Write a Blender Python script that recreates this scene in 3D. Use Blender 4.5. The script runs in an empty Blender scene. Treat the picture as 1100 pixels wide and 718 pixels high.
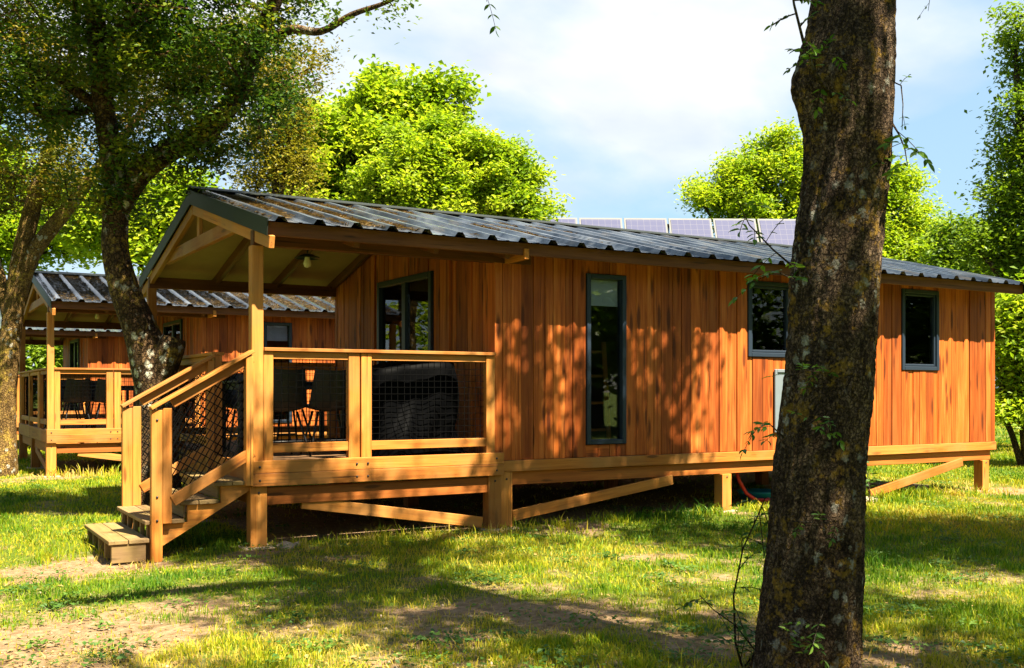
import bpy, math, random
import numpy as np
from mathutils import Vector, Matrix

random.seed(7)
rng = np.random.default_rng(7)
SC = bpy.context.scene
COL = SC.collection
R_ = math.radians

# ------------------------------------------------------------------ camera
CAM = Vector((-2.762, -9.173, 1.39))
FW = Vector((.509, .861, 0)); RT = Vector((.861, -.509, 0))
FPX, CX, HY = 1116.0, 550.0, 421.0
cd = bpy.data.cameras.new('camera'); cam = bpy.data.objects.new('camera', cd); COL.objects.link(cam)
cam.location = CAM; cam.rotation_euler = (R_(90), 0, -math.atan2(.509, .861))
cd.sensor_width = 36; cd.lens = 36 * FPX / 1100; cd.shift_y = (HY - 359) / 1100
cd.clip_start = .1; cd.clip_end = 3000
SC.camera = cam

def at(px, py, F):
    """survey helper: world point seen in direction px,py at distance F along the view axis"""
    return CAM + FW * F + RT * ((px - CX) / FPX * F) + Vector((0, 0, (HY - py) / FPX * F))
def gp(px, F):
    p = at(px, HY, F); return Vector((p.x, p.y, 0))

# ------------------------------------------------------------------ light
AZ, EL = R_(14), R_(56)
SUN = Vector((math.sin(AZ) * math.cos(EL), -math.cos(AZ) * math.cos(EL), math.sin(EL)))
sl = bpy.data.lights.new('sun', 'SUN'); sl.energy = 5.0; sl.angle = R_(.6); sl.color = (1.0, .90, .70)
so = bpy.data.objects.new('sun', sl); COL.objects.link(so)
so.rotation_euler = SUN.to_track_quat('Z', 'Y').to_euler(); so.location = (0, -20, 30)

W = bpy.data.worlds.new('World'); SC.world = W; W.use_nodes = True
nt = W.node_tree; nt.nodes.clear()
def N(nt, t, **kw):
    n = nt.nodes.new(t)
    for k, v in kw.items():
        if k in n.inputs.keys() if isinstance(k, str) else False: n.inputs[k].default_value = v
        else: setattr(n, k, v)
    return n
sky = nt.nodes.new('ShaderNodeTexSky'); sky.sky_type = 'NISHITA'; sky.sun_disc = False
sky.sun_elevation = EL; sky.sun_rotation = R_(180) - AZ; sky.air_density = 1.0; sky.dust_density = .6; sky.ozone_density = 1.2
tc = nt.nodes.new('ShaderNodeTexCoord')
sep = nt.nodes.new('ShaderNodeSeparateXYZ'); nt.links.new(tc.outputs['Generated'], sep.inputs[0])
def math_(op, a, b=None, c=None, clamp=False, nt=nt):
    n = nt.nodes.new('ShaderNodeMath'); n.operation = op; n.use_clamp = clamp
    for i, v in enumerate((a, b, c)):
        if v is None: continue
        if isinstance(v, (int, float)): n.inputs[i].default_value = v
        else: nt.links.new(v, n.inputs[i])
    return n.outputs[0]
zz = math_('MAXIMUM', sep.outputs[2], 0.0)
den = math_('ADD', zz, .22)
u = math_('DIVIDE', sep.outputs[0], den); v = math_('DIVIDE', sep.outputs[1], den)
cmb = nt.nodes.new('ShaderNodeCombineXYZ'); nt.links.new(u, cmb.inputs[0]); nt.links.new(v, cmb.inputs[1])
cmb.inputs[2].default_value = 4.6
n1 = nt.nodes.new('ShaderNodeTexNoise'); n1.inputs['Scale'].default_value = .95; n1.inputs['Detail'].default_value = 7
n1.inputs['Roughness'].default_value = .5; n1.inputs['Distortion'].default_value = .25
nt.links.new(cmb.outputs[0], n1.inputs['Vector'])
rp = nt.nodes.new('ShaderNodeValToRGB'); rp.color_ramp.elements[0].position = .44; rp.color_ramp.elements[1].position = .57
nt.links.new(n1.outputs['Fac'], rp.inputs[0])
mx = nt.nodes.new('ShaderNodeMix'); mx.data_type = 'RGBA'
fr_ = math_('ADD', math_('MULTIPLY', sep.outputs[0], .509), math_('MULTIPLY', sep.outputs[1], .861))   # cloud and haze weighted ahead, thinned behind the viewpoint to cut fill light
mr = nt.nodes.new('ShaderNodeMapRange'); mr.interpolation_type = 'SMOOTHSTEP'; mr.inputs[1].default_value = -.1; mr.inputs[2].default_value = .7
mr.inputs[3].default_value = .12; mr.inputs[4].default_value = 1.0; nt.links.new(fr_, mr.inputs[0])
hz = nt.nodes.new('ShaderNodeMix'); hz.data_type = 'RGBA'; nt.links.new(math_('MULTIPLY', mr.outputs[0], .62), hz.inputs[0])
nt.links.new(sky.outputs[0], hz.inputs[6]); hz.inputs[7].default_value = (4.0, 6.2, 8.1, 1)          # thin veil of high haze
lo = nt.nodes.new('ShaderNodeMapRange'); lo.interpolation_type = 'SMOOTHSTEP'; lo.inputs[1].default_value = .10; lo.inputs[2].default_value = .30
lo.inputs[3].default_value = .5; lo.inputs[4].default_value = 1.0; nt.links.new(sep.outputs[2], lo.inputs[0])
cf = math_('MULTIPLY', math_('MULTIPLY', math_('MULTIPLY', rp.outputs[0], .92), mr.outputs[0]), lo.outputs[0])
n2 = nt.nodes.new('ShaderNodeTexNoise'); n2.inputs['Scale'].default_value = 2.6; n2.inputs['Detail'].default_value = 6
nt.links.new(cmb.outputs[0], n2.inputs['Vector'])
rc = nt.nodes.new('ShaderNodeValToRGB'); rc.color_ramp.elements[0].position = .36; rc.color_ramp.elements[1].position = .62
rc.color_ramp.elements[0].color = (.78, .82, .90, 1); rc.color_ramp.elements[1].color = (1, 1, 1, 1); nt.links.new(n2.outputs['Fac'], rc.inputs[0])
cc = nt.nodes.new('ShaderNodeMix'); cc.data_type = 'RGBA'; cc.blend_type = 'MULTIPLY'; cc.inputs[0].default_value = 1
cc.inputs[6].default_value = (7.5, 7.55, 7.6, 1); nt.links.new(rc.outputs[0], cc.inputs[7]); nt.links.new(cc.outputs[2], mx.inputs[7])
nt.links.new(cf, mx.inputs[0]); nt.links.new(hz.outputs[2], mx.inputs[6])
bg = nt.nodes.new('ShaderNodeBackground'); bg.inputs[1].default_value = .034
nt.links.new(mx.outputs[2], bg.inputs[0])
wo = nt.nodes.new('ShaderNodeOutputWorld'); nt.links.new(bg.outputs[0], wo.inputs[0])

SC.view_settings.view_transform = 'Standard'; SC.view_settings.look = 'None'
SC.view_settings.exposure = 2.15; SC.view_settings.gamma = 1
SC.render.engine = 'CYCLES'
SC.cycles.max_bounces = 6; SC.cycles.diffuse_bounces = 2; SC.cycles.transparent_max_bounces = 12
SC.cycles.use_denoising = True

# ------------------------------------------------------------------ materials
class MT:
    def __init__(s, name):
        s.m = bpy.data.materials.new(name); s.m.use_nodes = True
        s.nt = s.m.node_tree; s.b = s.nt.nodes['Principled BSDF']; s.out = s.nt.nodes['Material Output']
    def n(s, t): return s.nt.nodes.new(t)
    def l(s, a, b): s.nt.links.new(a, b)
    def attr(s, nm, out='Vector'):
        a = s.n('ShaderNodeAttribute'); a.attribute_name = nm; return a.outputs[out]
    def obj(s): return s.n('ShaderNodeTexCoord').outputs['Object']
    def pos(s): return s.n('ShaderNodeNewGeometry').outputs['Position']
    def map(s, v, sc=(1, 1, 1), loc=(0, 0, 0)):
        m = s.n('ShaderNodeMapping'); m.inputs['Scale'].default_value = sc; m.inputs['Location'].default_value = loc
        s.l(v, m.inputs[0]); return m.outputs[0]
    def noise(s, v, scale, detail=4, rough=.55, dist=0, out='Fac'):
        n = s.n('ShaderNodeTexNoise'); n.inputs['Scale'].default_value = scale; n.inputs['Detail'].default_value = detail
        n.inputs['Roughness'].default_value = rough; n.inputs['Distortion'].default_value = dist
        if v is not None: s.l(v, n.inputs['Vector'])
        return n.outputs[out]
    def vor(s, v, scale, feat='F1', out='Distance', rnd=1):
        n = s.n('ShaderNodeTexVoronoi'); n.feature = feat; n.inputs['Scale'].default_value = scale
        n.inputs['Randomness'].default_value = rnd
        s.l(v, n.inputs['Vector']); return n.outputs[out]
    def ramp(s, f, stops):
        r = s.n('ShaderNodeValToRGB'); e = r.color_ramp.elements
        while len(e) < len(stops): e.new(.5)
        for i, (p, c) in enumerate(stops):
            e[i].position = p; e[i].color = (c if isinstance(c, tuple) else (c, c, c)) + (1,)
        s.l(f, r.inputs[0]); return r.outputs[0]
    def mix(s, f, a, b, mode='MIX'):
        m = s.n('ShaderNodeMix'); m.data_type = 'RGBA'; m.blend_type = mode
        for i, x in ((0, f), (6, a), (7, b)):
            if isinstance(x, (int, float)): m.inputs[i].default_value = x
            elif isinstance(x, tuple): m.inputs[i].default_value = x + (1,)
            else: s.l(x, m.inputs[i])
        return m.outputs[2]
    def math(s, op, a, b=None, clamp=False): return math_(op, a, b, None, clamp, s.nt)
    def bump(s, h, strength=.3, dist=.01):
        b = s.n('ShaderNodeBump'); b.inputs['Strength'].default_value = strength; b.inputs['Distance'].default_value = dist
        s.l(h, b.inputs['Height']); s.l(b.outputs[0], s.b.inputs['Normal']); return b.outputs[0]
    def set(s, **kw):
        for k, x in kw.items():
            i = s.b.inputs[k.replace('_', ' ')]
            if isinstance(x, tuple): i.default_value = x + (1,)
            elif isinstance(x, (int, float)): i.default_value = x
            else: s.l(x, i)
        return s

def wood(name, dark, mid, light, rough=.62, weather=None, knots=.16, var=.5):
    t = MT(name); gc = t.attr('gc'); rnd = t.attr('rnd', 'Fac')
    g1 = t.noise(t.map(gc, (1.1, 26, 26)), 1, 5, .6, .6)
    g2 = t.noise(t.map(gc, (3, 120, 120)), 1, 2, .5)
    g3 = t.noise(t.map(gc, (.7, 6, 6)), 1, 3, .5, 1.2)
    f = t.math('ADD', t.math('MULTIPLY', g1, .62), t.math('MULTIPLY', g3, .38))
    c = t.ramp(f, [(.30, dark), (.50, mid), (.70, light)])
    c = t.mix(t.math('MULTIPLY', g2, .35), c, dark, 'MULTIPLY')
    ck = t.noise(t.map(gc, (.9, 55, 55)), 1, 2, .5, .3)
    c = t.mix(t.ramp(ck, [(.655, 0.0), (.70, .8)]), c, tuple(x * .25 for x in dark))
    # board to board difference
    v = t.ramp(rnd, [(0, (1 - var * .55, 1 - var * .62, 1 - var * .68)), (.5, (1, 1, 1)), (1, (1 + var * .22, 1 + var * .30, 1 + var * .4))])
    c = t.mix(1.0, c, v, 'MULTIPLY')
    # knots
    k = t.vor(t.map(gc, (1.6, 9, 9)), 1.0)
    kw = t.noise(t.map(gc, (8, 40, 40)), 1, 2)
    kk = t.math('ADD', k, t.math('MULTIPLY', t.math('SUBTRACT', kw, .5), .12))
    km = t.ramp(kk, [(knots * .55, 1.0), (knots, 0.0)])
    c = t.mix(t.math('MULTIPLY', km, .8), c, tuple(x * .32 for x in dark))
    if name == 'cladding_wood':
        st_ = t.noise(t.map(t.pos(), (2.2, 2.2, .45)), 1, 5, .6)
        c = t.mix(t.ramp(st_, [(.42, 0.0), (.66, .75)]), c, (.62, .60, .62), 'MULTIPLY')
    if weather:
        w = t.noise(t.pos(), 1.7, 5, .6)
        w = t.ramp(w, [(.42, 0.0), (.64, .85)])
        c = t.mix(w, c, weather)
    t.set(Base_Color=c, Roughness=rough)
    t.b.inputs['Specular IOR Level'].default_value = .25
    t.bump(t.math('ADD', g1, t.math('MULTIPLY', g2, .5)), .35, .004)
    return t.m

M = {}
M['wall'] = wood('cladding_wood', (.22, .038, .004), (.52, .122, .014), (.70, .23, .048), weather=None, knots=.28, var=.8)
M['rail'] = wood('honey_timber', (.28, .085, .012), (.54, .195, .028), (.66, .29, .06), weather=(.36, .165, .045), knots=.19, var=.85)
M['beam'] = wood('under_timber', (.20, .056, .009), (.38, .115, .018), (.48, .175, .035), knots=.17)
M['soffit'] = wood('eave_shade_timber', (.09, .028, .008), (.17, .055, .016), (.24, .085, .028), knots=.15)  # roof edge timber, its colour darkened to carry the shade under the eaves
M['tread'] = wood('weathered_tread_wood', (.14, .085, .038), (.26, .165, .075), (.38, .26, .13), weather=(.24, .17, .05), rough=.8)
M['deck'] = wood('deck_wood', (.12, .06, .025), (.22, .12, .055), (.30, .18, .09), rough=.75)

def simple(name, col, rough=.5, metal=0, noise=0.12, nscale=6, spec=.5, bump=0):
    t = MT(name)
    n = t.noise(t.pos(), nscale, 5)
    c = t.mix(n, tuple(x * (1 - noise) for x in col), tuple(min(1, x * (1 + noise)) for x in col))
    t.set(Base_Color=c, Roughness=rough, Metallic=metal); t.b.inputs['Specular IOR Level'].default_value = spec
    if bump: t.bump(n, bump, .01)
    return t.m
M['flash'] = simple('dark_flashing', (.020, .023, .018), .5, spec=.18)
M['ceil'] = simple('ceiling_board', (.47, .275, .14), .8, noise=.15)
M['frame'] = simple('anthracite_frame', (.018, .028, .045), .4, spec=.3)
M['greypanel'] = simple('grey_cabinet', (.15, .18, .20), .5, spec=.2)
M['net'] = simple('black_net', (.003, .003, .003), .9, spec=.05)
M['black'] = simple('black_plastic', (.012, .012, .013), .45)
M['tarp'] = simple('black_cover', (.0016, .0017, .002), .5, nscale=9, bump=.3, spec=.02)
M['concrete'] = simple('concrete', (.34, .26, .17), .9, noise=.3, nscale=20, bump=.4)
M['road'] = simple('asphalt', (.16, .16, .17), .9, noise=.2, nscale=3)
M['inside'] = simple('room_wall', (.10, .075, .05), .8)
M['blind'] = simple('blind_fabric', (.75, .77, .80), .9, noise=.3, nscale=9)
M['white'] = simple('white_frame', (.17, .17, .17), .6, spec=.1)
M['red'] = simple('red_hose', (.55, .012, .02), .4)
M['teal'] = simple('teal_plastic', (.01, .22, .30), .4)
M['render_wall'] = simple('cream_render', (.55, .50, .42), .9)
M['bulb'] = simple('lamp_glass', (.7, .62, .45), .2)

def roofmat():
    t = MT('ribbed_steel'); p = t.pos()
    n = t.noise(t.map(p, (3.2, .45, 1)), 2.0, 6, .65)
    s = t.noise(t.map(p, (9, 1.1, 1)), 1.5, 4, .6)
    c = t.ramp(n, [(.36, (.012, .017, .026)), (.52, (.045, .06, .085)), (.66, (.15, .17, .20))])
    c = t.mix(t.ramp(s, [(.55, 0.0), (.72, .55)]), c, (.20, .17, .13))
    r = t.ramp(n, [(.3, .42), (.65, .16)])
    t.set(Base_Color=c, Roughness=r, Metallic=.25)
    t.b.inputs['Coat Weight'].default_value = .15; t.b.inputs['Coat Roughness'].default_value = .25; t.b.inputs['Specular IOR Level'].default_value = .75
    t.bump(s, .12, .01)
    return t.m
M['roof'] = roofmat()

def glass(name, tint=(.75, .8, .82), bias=.0):
    t = MT(name); nt = t.nt
    tr = t.n('ShaderNodeBsdfTransparent'); tr.inputs[0].default_value = tint + (1,)
    gl = t.n('ShaderNodeBsdfGlossy'); gl.inputs['Roughness'].default_value = .015
    fr = t.n('ShaderNodeFresnel'); fr.inputs[0].default_value = 1.5
    f = t.math('ADD', t.math('MULTIPLY', fr.outputs[0], 1.0), bias, clamp=True)
    ms = t.n('ShaderNodeMixShader'); t.l(f, ms.inputs[0]); t.l(tr.outputs[0], ms.inputs[1]); t.l(gl.outputs[0], ms.inputs[2])
    t.l(ms.outputs[0], t.out.inputs[0]); return t.m
M['glass'] = glass('window_glass', (.8, .83, .85))
def pv():
    t = MT('solar_cells'); sp = t.n('ShaderNodeSeparateXYZ'); t.l(t.attr('gc'), sp.inputs[0])
    ln = None
    for ax in (0, 1):
        q = t.math('GREATER_THAN', t.math('ABSOLUTE', t.math('SUBTRACT', t.math('FRACT', t.math('MULTIPLY', sp.outputs[ax], 6.0)), .5)), .475)
        ln = q if ln is None else t.math('MAXIMUM', ln, q)
    t.set(Base_Color=t.mix(ln, (.075, .08, .145), (.13, .13, .17)), Roughness=.6); t.b.inputs['Specular IOR Level'].default_value = .08
    return t.m
M['pv'] = pv()

def leafmat(name, cols, trans=.38, rough=.5):
    t = MT(name); rnd = t.attr('rnd', 'Fac')
    k = len(cols) - 1
    c = t.ramp(rnd, [(i / k, c) for i, c in enumerate(cols)])
    t.set(Base_Color=c, Roughness=rough); t.b.inputs['Specular IOR Level'].default_value = .3
    tl = t.n('ShaderNodeBsdfTranslucent')
    c2 = t.mix(1.0, c, (1.25, 1.25, .55), 'MULTIPLY'); t.l(c2, tl.inputs[0])
    ms = t.n('ShaderNodeMixShader'); ms.inputs[0].default_value = trans
    t.l(t.b.outputs[0], ms.inputs[1]); t.l(tl.outputs[0], ms.inputs[2]); t.l(ms.outputs[0], t.out.inputs[0])
    return t.m
M['leaf_bright'] = leafmat('maple_leaf', [(.09, .18, .010), (.20, .31, .014), (.32, .41, .022), (.44, .48, .045)], .55)
M['leaf_mid'] = leafmat('mid_leaf', [(.06, .13, .010), (.14, .23, .014), (.24, .32, .018)], .42)
M['leaf_dark'] = leafmat('dark_leaf', [(.022, .06, .008), (.035, .085, .010), (.07, .13, .012), (.15, .19, .015), (.30, .24, .02)], .42)
M['leaf_olive'] = leafmat('olive_leaf', [(.04, .065, .010), (.10, .115, .014), (.20, .17, .018), (.32, .22, .022)], .4)
M['leaf_dry'] = leafmat('dry_leaf', [(.10, .11, .012), (.22, .20, .018), (.33, .27, .03)], .45)
M['leaf_sprig'] = leafmat('sprig_leaf', [(.03, .09, .012), (.07, .15, .02), (.13, .22, .025)], .35)
M['grass'] = leafmat('grass_blade', [(.04, .13, .004), (.13, .235, .005), (.28, .32, .006), (.44, .37, .018), (.55, .40, .11)], .35, .6)
M['litter'] = leafmat('roof_litter_leaf', [(.07, .042, .016), (.17, .105, .04), (.28, .19, .08)], .1, .8)
M['straw'] = leafmat('straw', [(.16, .09, .03), (.30, .19, .06), (.40, .27, .10)], .1, .8)

def bark(name, dark, mid, light, lich=(.50, .48, .40), must=(.40, .23, .03), scale=1.0, lichen=.5):
    t = MT(name); p = t.pos()
    w = t.noise(p, 11 * scale, 5, .7, 0, 'Color')
    pw = t.mix(.075, p, w, 'ADD')
    v = t.vor(t.map(pw, (46 * scale, 46 * scale, 34 * scale)), 1.0, 'DISTANCE_TO_EDGE')
    v2 = t.noise(t.map(p, (75 * scale, 75 * scale, 80 * scale)), 1, 7, .8)
    n = t.noise(t.map(p, (13 * scale, 13 * scale, 7 * scale)), 1, 7, .7)
    big = t.noise(p, 3.0 * scale, 4, .6)
    crack = t.ramp(v, [(.0, 0.0), (.16, 1.0)])
    c = t.ramp(t.math('ADD', t.math('MULTIPLY', v2, .6), t.math('MULTIPLY', n, .4)), [(.40, dark), (.5, mid), (.60, light)])
    c = t.mix(t.ramp(big, [(.42, .0), (.62, .55)]), c, dark)
    c = t.mix(t.math('MULTIPLY', t.math('SUBTRACT', 1.0, crack), .6), c, tuple(x * .5 for x in dark))
    m1 = t.math('ADD', t.math('MULTIPLY', t.noise(p, 5.5 * scale, 5, .65, .4), .6), t.math('MULTIPLY', t.noise(p, 30 * scale, 4, .6), .4))
    m1 = t.ramp(m1, [(.535, 0.0), (.60, lichen)])
    c = t.mix(m1, c, must)
    l0 = t.math('ADD', t.vor(t.map(pw, (1, 1, .8)), 15 * scale), t.math('MULTIPLY', t.math('SUBTRACT', t.noise(p, 60 * scale, 4), .5), .7))
    gate = t.noise(p, 2.6 * scale, 4)
    gate = t.ramp(gate, [(.47, 0.0), (.56, 1.0)])
    l0 = t.math('MULTIPLY', t.ramp(l0, [(.20, 1.0), (.34, 0.0)]), gate)
    c = t.mix(t.math('MULTIPLY', l0, .75 * min(1, lichen * 1.6)), c, lich)
    t.set(Base_Color=c, Roughness=.92); t.b.inputs['Specular IOR Level'].default_value = .15
    h = t.math('ADD', t.math('MULTIPLY', crack, .8), t.math('MULTIPLY', v2, .6))
    t.bump(h, 1.0, .03)
    return t.m
M['bark_big'] = bark('rough_bark', (.018, .011, .007), (.11, .068, .040), (.36, .245, .15), lichen=.75)
M['bark_left'] = bark('lichen_bark', (.03, .017, .009), (.11, .062, .028), (.26, .155, .07), lich=(.80, .74, .56), must=(.30, .19, .04), scale=.55, lichen=1.0)
M['bark_far'] = bark('grey_bark', (.03, .02, .013), (.075, .05, .03), (.14, .10, .06), scale=.6, lichen=.25)
M['bark_gold'] = bark('golden_bark', (.07, .04, .013), (.24, .14, .045), (.42, .27, .09), must=(.45, .30, .05), scale=.7, lichen=.7)

def groundmat():
    t = MT('lawn_soil'); p = t.pos(); d = t.attr('dirt', 'Fac')
    n = t.noise(p, 3.0, 8, .65); f = t.noise(p, 85, 6, .78); f2 = t.noise(p, 14, 6, .7)
    soil = t.ramp(f2, [(.3, (.17, .10, .05)), (.5, (.31, .20, .11)), (.7, (.46, .32, .19))])
    soil = t.mix(t.math('MULTIPLY', f, .5), soil, (.14, .09, .05))
    g = t.ramp(f, [(.3, (.035, .07, .008)), (.55, (.08, .125, .012)), (.75, (.17, .18, .03))])
    g = t.mix(t.ramp(n, [(.4, 0.0), (.7, .6)]), g, (.15, .15, .025))
    k = t.math('ADD', d, t.math('MULTIPLY', t.math('SUBTRACT', f2, .5), .7))
    k = t.ramp(k, [(.35, 0.0), (.62, 1.0)])
    t.set(Base_Color=t.mix(k, g, soil), Roughness=.95); t.b.inputs['Specular IOR Level'].default_value = .1
    t.bump(t.math('ADD', f, f2), .6, .03)
    return t.m
M['ground'] = groundmat()

# ------------------------------------------------------------------ object helpers
def tag(o, label=None, cat=None, group=None, kind=None):
    if label: o['label'] = label
    if cat: o['category'] = cat
    if group: o['group'] = group
    if kind: o['kind'] = kind
    return o
def thing(name, label, cat, loc=(0, 0, 0), rz=0, group=None):
    o = bpy.data.objects.new(name, None); COL.objects.link(o); o.location = loc; o.rotation_euler = (0, 0, rz)
    o.empty_display_size = .2
    return tag(o, label, cat, group)
def empty_part(name, parent):
    o = bpy.data.objects.new(name, None); COL.objects.link(o); o.parent = parent; return o

class MB:
    """collects chamfered boxes, prisms, tubes into one mesh with wood-grain coordinates"""
    def __init__(s): s.v = []; s.f = []; s.gc = []; s.r = []; s.sm = []
    def _add(s, vs, fs, gcs, smooth=False):
        o = len(s.v); r = random.random()
        s.v += [tuple(x) for x in vs]; s.f += [tuple(i + o for i in f) for f in fs]
        off = (random.uniform(-50, 50), random.uniform(-50, 50), random.uniform(-50, 50))
        s.gc += [(g[0] + off[0], g[1] + off[1], g[2] + off[2]) for g in gcs]; s.r += [r] * len(vs); s.sm += [smooth] * len(fs)
        return s
    def box(s, c, size, rot=None, ch=.004):
        hx, hy, hz = [x / 2 for x in size]; h = (hx, hy, hz); ch = min(ch, min(h) * .45)
        L = max(range(3), key=lambda i: size[i]); o1, o2 = [i for i in range(3) if i != L]
        vs = []; idx = {}
        for sx in (-1, 1):
            for sy in (-1, 1):
                for sz in (-1, 1):
                    sg = (sx, sy, sz)
                    for a in range(3):
                        p = [sg[i] * (h[i] - (0 if i == a else ch)) for i in range(3)]
                        idx[(sg, a)] = len(vs); vs.append(p)
        fs = []
        for a in range(3):
            b, c2 = [i for i in range(3) if i != a]
            for sa in (-1, 1):
                q = []
                for sb, sc in ((-1, -1), (1, -1), (1, 1), (-1, 1)):
                    sg = [0, 0, 0]; sg[a] = sa; sg[b] = sb; sg[c2] = sc; q.append(idx[(tuple(sg), a)])
                flip = (sa < 0) ^ (a == 1)
                fs.append(tuple(q[::-1]) if flip else tuple(q))
        for a in range(3):   # edges along axis a
            b, c2 = [i for i in range(3) if i != a]
            for sb in (-1, 1):
                for sc in (-1, 1):
                    g0 = [0, 0, 0]; g1 = [0, 0, 0]
                    g0[a] = -1; g1[a] = 1
                    for g in (g0, g1): g[b] = sb; g[c2] = sc
                    q = (idx[(tuple(g0), b)], idx[(tuple(g1), b)], idx[(tuple(g1), c2)], idx[(tuple(g0), c2)])
                    fs.append(s._orient(vs, q))
        for sx in (-1, 1):
            for sy in (-1, 1):
                for sz in (-1, 1):
                    fs.append(s._orient(vs, tuple(idx[((sx, sy, sz), a)] for a in range(3))))
        gcs = [(p[L], p[o1], p[o2]) for p in vs]
        c = Vector(c)
        out = [(rot @ Vector(p) + c) if rot else (Vector(p) + c) for p in vs]
        return s._add(out, fs, gcs)
    def _orient(s, vs, q):
        p = [Vector(vs[i]) for i in q]; n = (p[1] - p[0]).cross(p[2] - p[0]); c = sum(p, Vector()) / len(p)
        return q if n.dot(c) > 0 else q[::-1]
    def bx(s, x0, x1, y0, y1, z0, z1, ch=.004):
        return s.box(((x0 + x1) / 2, (y0 + y1) / 2, (z0 + z1) / 2), (abs(x1 - x0), abs(y1 - y0), abs(z1 - z0)), None, ch)
    def beam(s, p0, p1, w, h, up=(0, 0, 1), ch=.004):
        p0 = Vector(p0); p1 = Vector(p1); d = (p1 - p0); L = d.length; d.normalize()
        sd = Vector(up).cross(d).normalized(); u2 = d.cross(sd)
        rot = Matrix((d, sd, u2)).transposed()
        return s.box((p0 + p1) / 2, (L, w, h), rot, ch)
    def prism(s, pts, axis, a0, a1):
        """polygon pts in the plane of the two other axes, extruded along axis from a0 to a1"""
        o = [i for i in range(3) if i != axis]; vs = []
        for a in (a0, a1):
            for q in pts:
                p = [0, 0, 0]; p[axis] = a; p[o[0]] = q[0]; p[o[1]] = q[1]; vs.append(p)
        n = len(pts); fs = [tuple(range(n)), tuple(range(2 * n - 1, n - 1, -1))]
        for i in range(n): fs.append((i, n + i, n + (i + 1) % n, (i + 1) % n))
        ext = [max(q[k] for q in pts) - min(q[k] for q in pts) for k in (0, 1)]
        L = o[0] if ext[0] >= ext[1] else o[1]; rest = [i for i in range(3) if i != L]
        return s._add(vs, fs, [(p[L], p[rest[0]], p[rest[1]]) for p in vs])
    def tube(s, pts, rad, n=6, cap=True):
        pts = [Vector(p) for p in pts]; m = len(pts)
        if not hasattr(rad, '__len__'): rad = [rad] * m
        vs = []; fs = []; gcs = []; ref = None; d0 = 0
        for i, p in enumerate(pts):
            t = (pts[min(i + 1, m - 1)] - pts[max(i - 1, 0)]).normalized()
            if ref is None:
                ref = t.orthogonal().normalized()
            ref = (ref - t * ref.dot(t)).normalized(); b = t.cross(ref)
            if i: d0 += (p - pts[i - 1]).length
            for k in range(n):
                a = 2 * math.pi * k / n
                vs.append(p + (ref * math.cos(a) + b * math.sin(a)) * rad[i]); gcs.append((d0, rad[i] * math.cos(a), rad[i] * math.sin(a)))
        for i in range(m - 1):
            for k in range(n):
                a = i * n + k; b2 = i * n + (k + 1) % n; fs.append((a, b2, b2 + n, a + n))
        if cap:
            fs.append(tuple(range(n - 1, -1, -1))); fs.append(tuple((m - 1) * n + k for k in range(n)))
        return s._add(vs, fs, gcs, True)
    def lathe(s, c, prof, n=20):
        vs = []; fs = []; c = Vector(c)
        for r, z in prof:
            for k in range(n):
                a = 2 * math.pi * k / n; vs.append(c + Vector((r * math.cos(a), r * math.sin(a), z)))
        for i in range(len(prof) - 1):
            for k in range(n):
                a = i * n + k; b = i * n + (k + 1) % n; fs.append((a, b, b + n, a + n))
        return s._add(vs, fs, [tuple(v) for v in vs], True)
    def build(s, name, mat, parent=None):
        me = bpy.data.meshes.new(name); me.from_pydata(s.v, [], s.f); me.update()
        a = me.attributes.new('gc', 'FLOAT_VECTOR', 'POINT'); a.data.foreach_set('vector', np.array(s.gc, dtype=np.float32).ravel())
        a = me.attributes.new('rnd', 'FLOAT', 'POINT'); a.data.foreach_set('value', np.array(s.r, dtype=np.float32))
        me.polygons.foreach_set('use_smooth', np.array(s.sm, dtype=bool))
        me.materials.append(mat); o = bpy.data.objects.new(name, me); COL.objects.link(o); o.parent = parent
        return o

def npmesh(name, verts, faces, mat, parent=None, rnd=None, smooth=False):
    """verts (n,3); faces (m,k) of one size"""
    me = bpy.data.meshes.new(name); m, k = faces.shape
    me.vertices.add(len(verts)); me.vertices.foreach_set('co', verts.astype(np.float32).ravel())
    me.loops.add(m * k); me.loops.foreach_set('vertex_index', faces.astype(np.int32).ravel())
    me.polygons.add(m); me.polygons.foreach_set('loop_start', np.arange(0, m * k, k, dtype=np.int32))
    me.polygons.foreach_set('use_smooth', np.full(m, smooth))
    me.update(calc_edges=True)
    if rnd is not None:
        a = me.attributes.new('rnd', 'FLOAT', 'POINT'); a.data.foreach_set('value', rnd.astype(np.float32))
    me.materials.append(mat); o = bpy.data.objects.new(name, me); COL.objects.link(o); o.parent = parent
    return o

def copy_tree(o, parent=None):
    c = o.copy(); COL.objects.link(c)
    if parent is not None: c.parent = parent
    for ch in list(o.children): copy_tree(ch, c)
    return c

# ------------------------------------------------------------------ value noise
def vnoise(x, y, seed, octs=4, pers=.5):
    out = np.zeros_like(x); amp = 1.; tot = 0
    for o in range(octs):
        g = np.random.default_rng(seed + o).random((256, 256))
        fx = x * 2 ** o; fy = y * 2 ** o
        xi = np.floor(fx).astype(int); yi = np.floor(fy).astype(int); tx = fx - xi; ty = fy - yi
        tx = tx * tx * (3 - 2 * tx); ty = ty * ty * (3 - 2 * ty)
        a = g[xi % 256, yi % 256]; b = g[(xi + 1) % 256, yi % 256]; c = g[xi % 256, (yi + 1) % 256]; d = g[(xi + 1) % 256, (yi + 1) % 256]
        out += amp * ((a * (1 - tx) + b * tx) * (1 - ty) + (c * (1 - tx) + d * tx) * ty); tot += amp; amp *= pers
    return out / tot

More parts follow.
